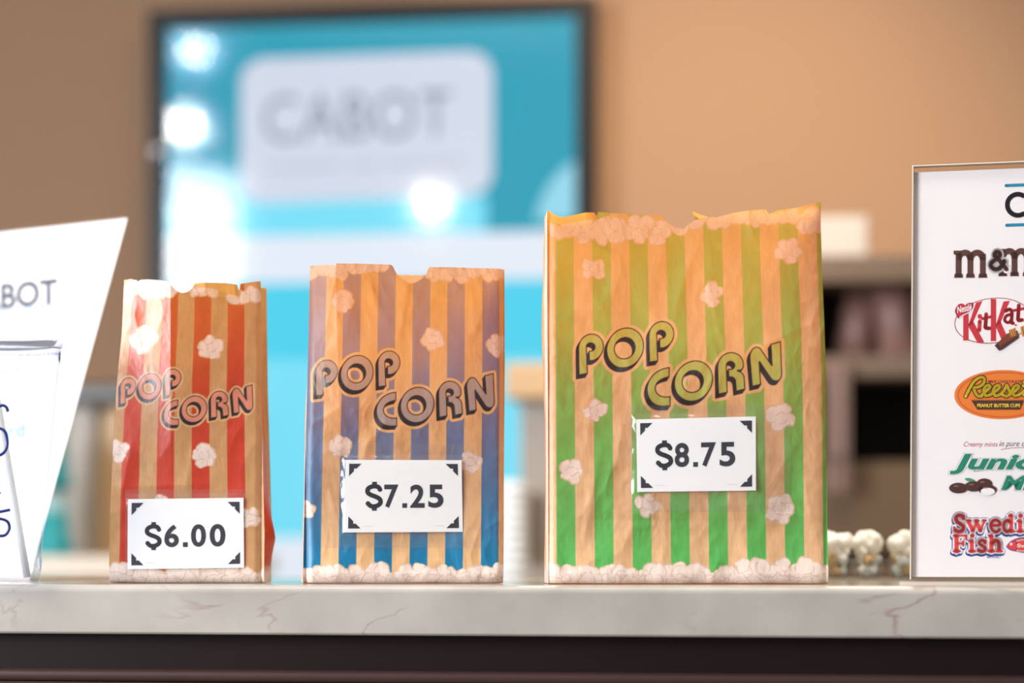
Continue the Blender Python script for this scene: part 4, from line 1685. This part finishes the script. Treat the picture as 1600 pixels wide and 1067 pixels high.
fl.poly(rrect(376, 86, 770, 312, 38, -0.034), 3, E_LV)
fl.text('CABOT', (412, 706, 224, 150), [(0.0, 4, E_GY, 0, 0)], rise=-0.034)
for q, (xa_, xb_) in enumerate(((420, 530), (550, 590), (606, 720))):
    fl.stroke([(xa_, 258 - 0.034 * (xa_ - 570)), (xb_, 258 - 0.034 * (xb_ - 570))], 5, 4, emis('screen_rule', (176, 178, 192)))
pic = fl.build('screen_picture', scr)
M_GLASS = clear_mat('screen_glass', (252, 254, 255), 0.02, 0.0042, 0.4)
mb = MB()
mb.box(xa, xb, -0.0065, -0.0055, zbot + ft, ztop - ft, M_GLASS)
mb.build('screen_glass', scr)
M_CHR = mat('chrome', (210, 208, 214), 0.15, 1.0)
mb = MB()
p = on_y(247, 240, YS)
for rr_, y_ in ((0.011, 0.0),):
    n = 24
    v = []
    for yy_, r2 in ((-0.011, 0.013), (-0.016, 0.013), (-0.019, 0.009), (-0.020, 0.0)):
        v += [(p[0] + r2 * math.cos(6.2832 * i / n), yy_, p[2] + r2 * math.sin(6.2832 * i / n)) for i in range(n)]
    f = [(j * n + i, j * n + (i + 1) % n, (j + 1) * n + (i + 1) % n, (j + 1) * n + i) for j in range(3) for i in range(n)]
    mb.add(v, f, M_CHR)
mb.build('frame_glint_disc', scr, smooth=True)  # chrome disc added to stand in for a bright lamp glint

# ------------------------------------------------------------------ ceiling downlights (their reflections show in the screen glass)
M_LAMP = mat('lamp_lens', (255, 246, 232), 0.4, emit=(255, 244, 226), estr=420.0)
M_LAMPT = mat('lamp_trim', (230, 228, 224), 0.4)


def downlight(px, py, label, r=0.05, lens=None):
    """place a ceiling lamp where its mirror image in the screen glass appears at px, py"""
    zl_ = 2.86
    r_ = ray(px, py)
    t = (zl_ - ZC) / r_[2]
    p_ = CAM + r_ * t
    y_ = 2 * (YS - 0.006) - p_[1]
    o_ = empty('ceiling_downlight', (p_[0], y_, 2.9))
    tag(o_, label, 'ceiling light', 'ceiling downlights')
    k = MB()
    k.lathe([(r + .018, -0.002), (r + .018, -0.014), (r, -0.030), (r - .002, -0.020)], M_LAMPT, 32)
    k.build('trim_ring', o_, smooth=True)
    k = MB()
    k.lathe([(r, -0.028), (r * .9, -0.048), (r * .6, -0.062), (0.001, -0.068)], M_LAMP, 32)
    k.build('lens', o_, smooth=True).active_material = lens or M_LAMP
    return o_


downlight(675, 320, 'round ceiling downlight mirrored as the lowest bright disc in the screen')
downlight(288, 196, 'round ceiling downlight mirrored as the bright disc at the screen edge')
downlight(304, 78, 'round ceiling downlight mirrored as the faint disc high in the screen', lens=mat('dim_lamp_lens', (255, 246, 232), 0.4, emit=(240, 246, 250), estr=120.0))

# ------------------------------------------------------------------ blurred things in front of the back wall
M_TANP = mat('tan_laminate', (196, 160, 120), 0.5)
M_BEI = mat('beige_stone', (206, 190, 172), 0.35, vary=0.06)
M_GRY = mat('grey_plastic', (152, 142, 134), 0.45)
M_DRK = mat('dark_plastic', (40, 36, 38), 0.35)
M_TQ = mat('teal_cup_paper', (0, 140, 150), 0.5)
M_BRN = mat('brown_shelf', (92, 72, 52), 0.5, vary=0.12, scale=10)
M_BRN2 = mat('brown_shelf_edge', (98, 80, 66), 0.5, vary=0.1, scale=10)
M_BACK = mat('shelf_back', (44, 38, 42), 0.6)
M_WHT = mat('white_plastic', (232, 232, 234), 0.4)
M_CTN = mat('carton_board', (176, 168, 162), 0.6)


def px_at(px, y):
    return float(on_y(px, 500, y)[0])


def z_at(px, py, y):
    return float(on_y(px, py, y)[2])


# left cabinet with a beige top
yl = 3.35
cab = empty('side_cabinet', (0, yl, 0))
tag(cab, 'low cabinet with a beige top along the wall left of the screen', 'cabinet')
ztc = z_at(120, 868, yl)
x0, x1 = px_at(-250, yl), px_at(250, yl)
mb = MB()
mb.box(x0 + .02, x1 - .02, 0.02, WY - yl - 0.01, 0.0, ztc - .032, M_TANP)
mb.build('cabinet_body', cab)
mb = MB()
mb.box(x0, x1, 0, WY - yl - 0.01, ztc - .032, ztc, M_BEI)
mb.build('cabinet_top', cab, bevel=0.003)
mb = MB()
for q in range(3):
    w3 = (x1 - x0 - .06) / 3
    k = MB()
    k.box(x0 + .03 + q * w3, x0 + .03 + (q + 1) * w3 - .012, 0.006, 0.02, 0.08, ztc - .06, M_TANP)
    dr = k.build('cabinet_door', cab, bevel=0.002)
    k = MB()
    k.box(x0 + .03 + (q + 1) * w3 - .05, x0 + .03 + (q + 1) * w3 - .035, -0.012, 0.006, ztc - .28, ztc - .14, M_CHR)
    k.build('door_handle', dr, bevel=0.003)
# drink machine on it
ym = 3.62
dm = empty('drink_machine', (0, ym, ztc))
tag(dm, 'beige grey drink machine with a dark lid between leaning sign and red bag', 'drink machine')
x0, x1 = px_at(100, ym), px_at(148, ym)
xm = px_at(215, ym)
mb = MB()
mb.box(x0, x1, 0, 0.28, 0, z_at(120, 632, ym) - ztc, M_GRY)
mb.build('machine_body', dm, bevel=0.006)
mb = MB()
mb.box(x1, xm, 0.02, 0.28, 0, z_at(120, 632, ym) - ztc, M_TANP)
mb.build('side_panel', dm, bevel=0.004)
mb = MB()
mb.box(x0 - .01, xm + .01, -0.02, 0.3, z_at(120, 632, ym) - ztc, z_at(120, 600, ym) - ztc, M_DRK)
mb.build('machine_lid', dm, bevel=0.008)


def paper_cup(name, px, y, base, h, r, m, label, group=None, flip=False):
    x = px_at(px, y)
    o_ = empty(name, (x, y, base))
    tag(o_, label, 'cup', group)
    k = MB()
    a_, b__ = (r, r * .72) if flip else (r * .72, r)
    k.lathe([(0.002, 0.0), (a_, 0.0), (b__, h), (b__ - .002, h), (a_ - .002, .003)] if not flip else [(a_, 0.0), (b__, h), (0.002, h)], m, 40)
    k.build('cup_body', o_, smooth=True)
    k = MB()
    zr = 0.0 if flip else h
    k.lathe([(r, zr), (r + .0025, zr + .002), (r + .0025, zr - .002 if not flip else zr + .006), (r, zr + .001)], m, 40)
    k.build('cup_rim', o_, smooth=True)
    return o_


yt = 3.4
paper_cup('paper_cup', 78, yt, ztc, 0.062, 0.034, M_TQ, 'teal upturned cup standing on the beige cabinet top', 'teal cups on the side cabinet', True)
# jar on the cabinet carrying the second teal cup
jx = px_at(70, yt + .1)
jar = empty('glass_canister', (jx, yt + .1, ztc))
tag(jar, 'pale glass canister behind the lower teal cup', 'canister')
mb = MB()
mb.lathe([(0.002, 0), (0.036, 0), (0.036, 0.085), (0.03, 0.093), (0.002, 0.093)], mat('pale_glass', (150, 190, 200), 0.2), 32)
mb.build('canister_body', jar, smooth=True)
mb = MB()
mb.lathe([(0.002, 0.093), (0.033, 0.093), (0.033, 0.101), (0.002, 0.101)], M_CHR, 32)
mb.build('canister_lid', jar, smooth=True)
paper_cup('paper_cup', 74, yt + .1, ztc + .1015, 0.085, 0.036, M_TQ, 'teal upturned cup standing on the pale canister', 'teal cups on the side cabinet', True)

# back bar on the right of the screen, behind the green bag and candy list
yr = 3.25
zbb = 0.99
bar = empty('back_bar', (0, yr, 0))
tag(bar, 'low service bar along the back wall behind the green bag', 'cabinet')
x0, x1 = px_at(776, yr), px_at(1900, yr)
mb = MB()
mb.box(x0 + .02, x1, 0.02, WY - yr - 0.01 - 0.08, 0.0, zbb - .03, M_BRN)
mb.build('cabinet_body', bar)
mb = MB()
mb.box(x0, x1, 0, WY - yr - 0.01 - 0.08, zbb - .03, zbb, M_BEI)
mb.build('cabinet_top', bar, bevel=0.003)

# things in the gap between blue and green bags
yg = 3.4
gz = lambda py: z_at(820, py, yg)
mc = empty('drink_dispenser', (0, yg, zbb))
tag(mc, 'grey drink dispenser with a tan top seen between blue and green bags', 'drink machine')
x0, x1 = px_at(812, yg), px_at(884, yg)
mb = MB()
mb.box(x0, x1, 0.0, 0.3, 0, gz(625) - zbb, M_GRY)
mb.build('machine_body', mc, bevel=0.005)
mb = MB()
mb.box(px_at(792, yg), x1 + .01, -0.02, 0.3, gz(625) - zbb, gz(568) - zbb, M_TANP)
mb.build('machine_top', mc, bevel=0.006)
mb = MB()
mb.box(px_at(824, yg), px_at(836, yg), -0.03, 0.0, gz(880) - zbb, gz(770) - zbb, M_BRN)
mb.build('tap_column', mc, bevel=0.004)
ytc = 3.30
for q in range(1):
    xk = px_at(800, ytc)
    st = empty('cup_stack', (xk, ytc, zbb))
    tag(st, 'tall stack of white paper cups beside the grey drink dispenser', 'cups')
    k = MB()
    k.lathe([(0.002, 0), (0.017, 0), (0.023, 0.05)], M_WHT, 32)
    k.build('lowest_cup', st, smooth=True)
    for j in range(9):
        k = MB()
        z0_ = 0.05 + j * 0.0145
        k.lathe([(0.0215, z0_ - .002), (0.0245, z0_), (0.0245, z0_ + .004), (0.0215, z0_ + .0135)], M_WHT, 32)
        k.build('cup_rim', st, smooth=True)

# open shelf unit on the right
yu = 3.45
su = empty('shelf_unit', (0, yu, zbb))
tag(su, 'dark open shelf unit against the back wall between green bag and candy list', 'shelf')
x0, x1 = px_at(1180, yu), px_at(1760, yu)
uz = lambda py: z_at(1355, py, yu) - zbb
DU = 0.34
mb = MB()
mb.box(x0, x1, DU, DU + .02, 0, uz(392), M_BACK)
mb.build('back_board', su)
for nm, ya, yb_, mm in (('shelf_board', 440, 398, M_BRN2), ('shelf_board', 590, 556, M_BRN2), ('base_board', 905, 880, M_BRN)):
    k = MB()
    k.box(x0, x1, 0, DU, uz(ya), uz(yb_), mm)
    k.build(nm, su, bevel=0.003)
for xx in (x0, x1 - .025):
    k = MB()
    k.box(xx, xx + .025, 0.0, DU, 0, uz(440), M_BRN)
    k.build('side_board', su)
k = MB()
k.box(x0 + .025, x1 - .025, 0.03, 0.05, uz(862), uz(720), M_BRN)
k.build('lower_panel', su)
# white carton on top
bx = empty('white_carton', (px_at(1312, yu + .1), yu + .1, zbb + uz(398)))
tag(bx, 'white carton on top of the dark shelf unit', 'box')
mb = MB()
mb.box(-0.045, 0.04, -0.08, 0.08, 0, z_at(1312, 338, yu + .02) - bx.location.z, M_CTN)
mb.build('carton_body', bx, bevel=0.003)
mb = MB()
mb.box(-0.0455, 0.0405, -0.01, 0.01, 0.0, z_at(1312, 338, yu + .02) - bx.location.z + .0006, mat('carton_tape', (220, 214, 200), 0.3))
mb.build('packing_tape', bx)

# pinkish pouches on the shelf and a hanging strip
M_PNK = mat('pinkish_pouch', (150, 112, 104), 0.4, vary=0.12, scale=20)
M_PNL = mat('pale_pink_strip', (126, 102, 94), 0.5, vary=0.1, scale=20)


def pouch(px, y, zbase, w_, h_, tilt, label, m):
    x = px_at(px, y)
    o_ = empty('snack_pouch', (x, y, zbase))
    o_.rotation_euler = (0, tilt, 0)
    tag(o_, label, 'pouch', 'pouches on the dark shelf')
    U, V = np.meshgrid(np.linspace(-1, 1, 17), np.linspace(0, 1, 21))
    bul = (1 - U ** 2) ** .6 * np.sin(np.pi * np.clip(V, 0.001, .999)) ** .6 * 0.03
    for sg, nm in ((-1, 'front_film'), (1, 'back_film')):
        grid_mesh(nm, U * w_ / 2, sg * bul, V * h_, None, m, o_, flip=(sg > 0))
    k = MB()
    k.box(-w_ / 2, w_ / 2, -0.0015, 0.0015, h_ - .001, h_ + .012, m)
    k.build('top_seal', o_)
    return o_


zsh = zbb + uz(556)
pouch(1332, yu + .14, zsh + .001, 0.056, 0.10, R(10), 'pinkish snack pouch leaning right on the dark shelf', M_PNK)
pouch(1408, yu + .12, zsh + .001, 0.062, 0.12, R(-5), 'pinkish snack pouch on the shelf close to the candy list', M_PNK)
pouch(1368, yu + .22, zsh + .001, 0.05, 0.05, R(0), 'small low pinkish snack pouch between the two taller pouches', M_PNK)
hp = empty('bar_towel', (px_at(1309, yu - .012), yu - .012, 0))
tag(hp, 'pale pinkish towel hanging from the middle shelf beside the green bag', 'towel')
U, V = np.meshgrid(np.linspace(-1, 1, 21), np.linspace(0, 1, 30))
zlo, zhi = z_at(1312, 768, yu), z_at(1312, 566, yu)
grid_mesh('towel_drop', U * 0.017, 0.004 * np.cos(U * 7) - 0.001, zlo + V * (zhi - zlo), None, M_PNL, hp)
grid_mesh('towel_fold', U * 0.016, 0.003 * np.cos(U * 7) - 0.0075, zlo + .05 + V * (zhi - zlo - .05), None, M_PNL, hp)
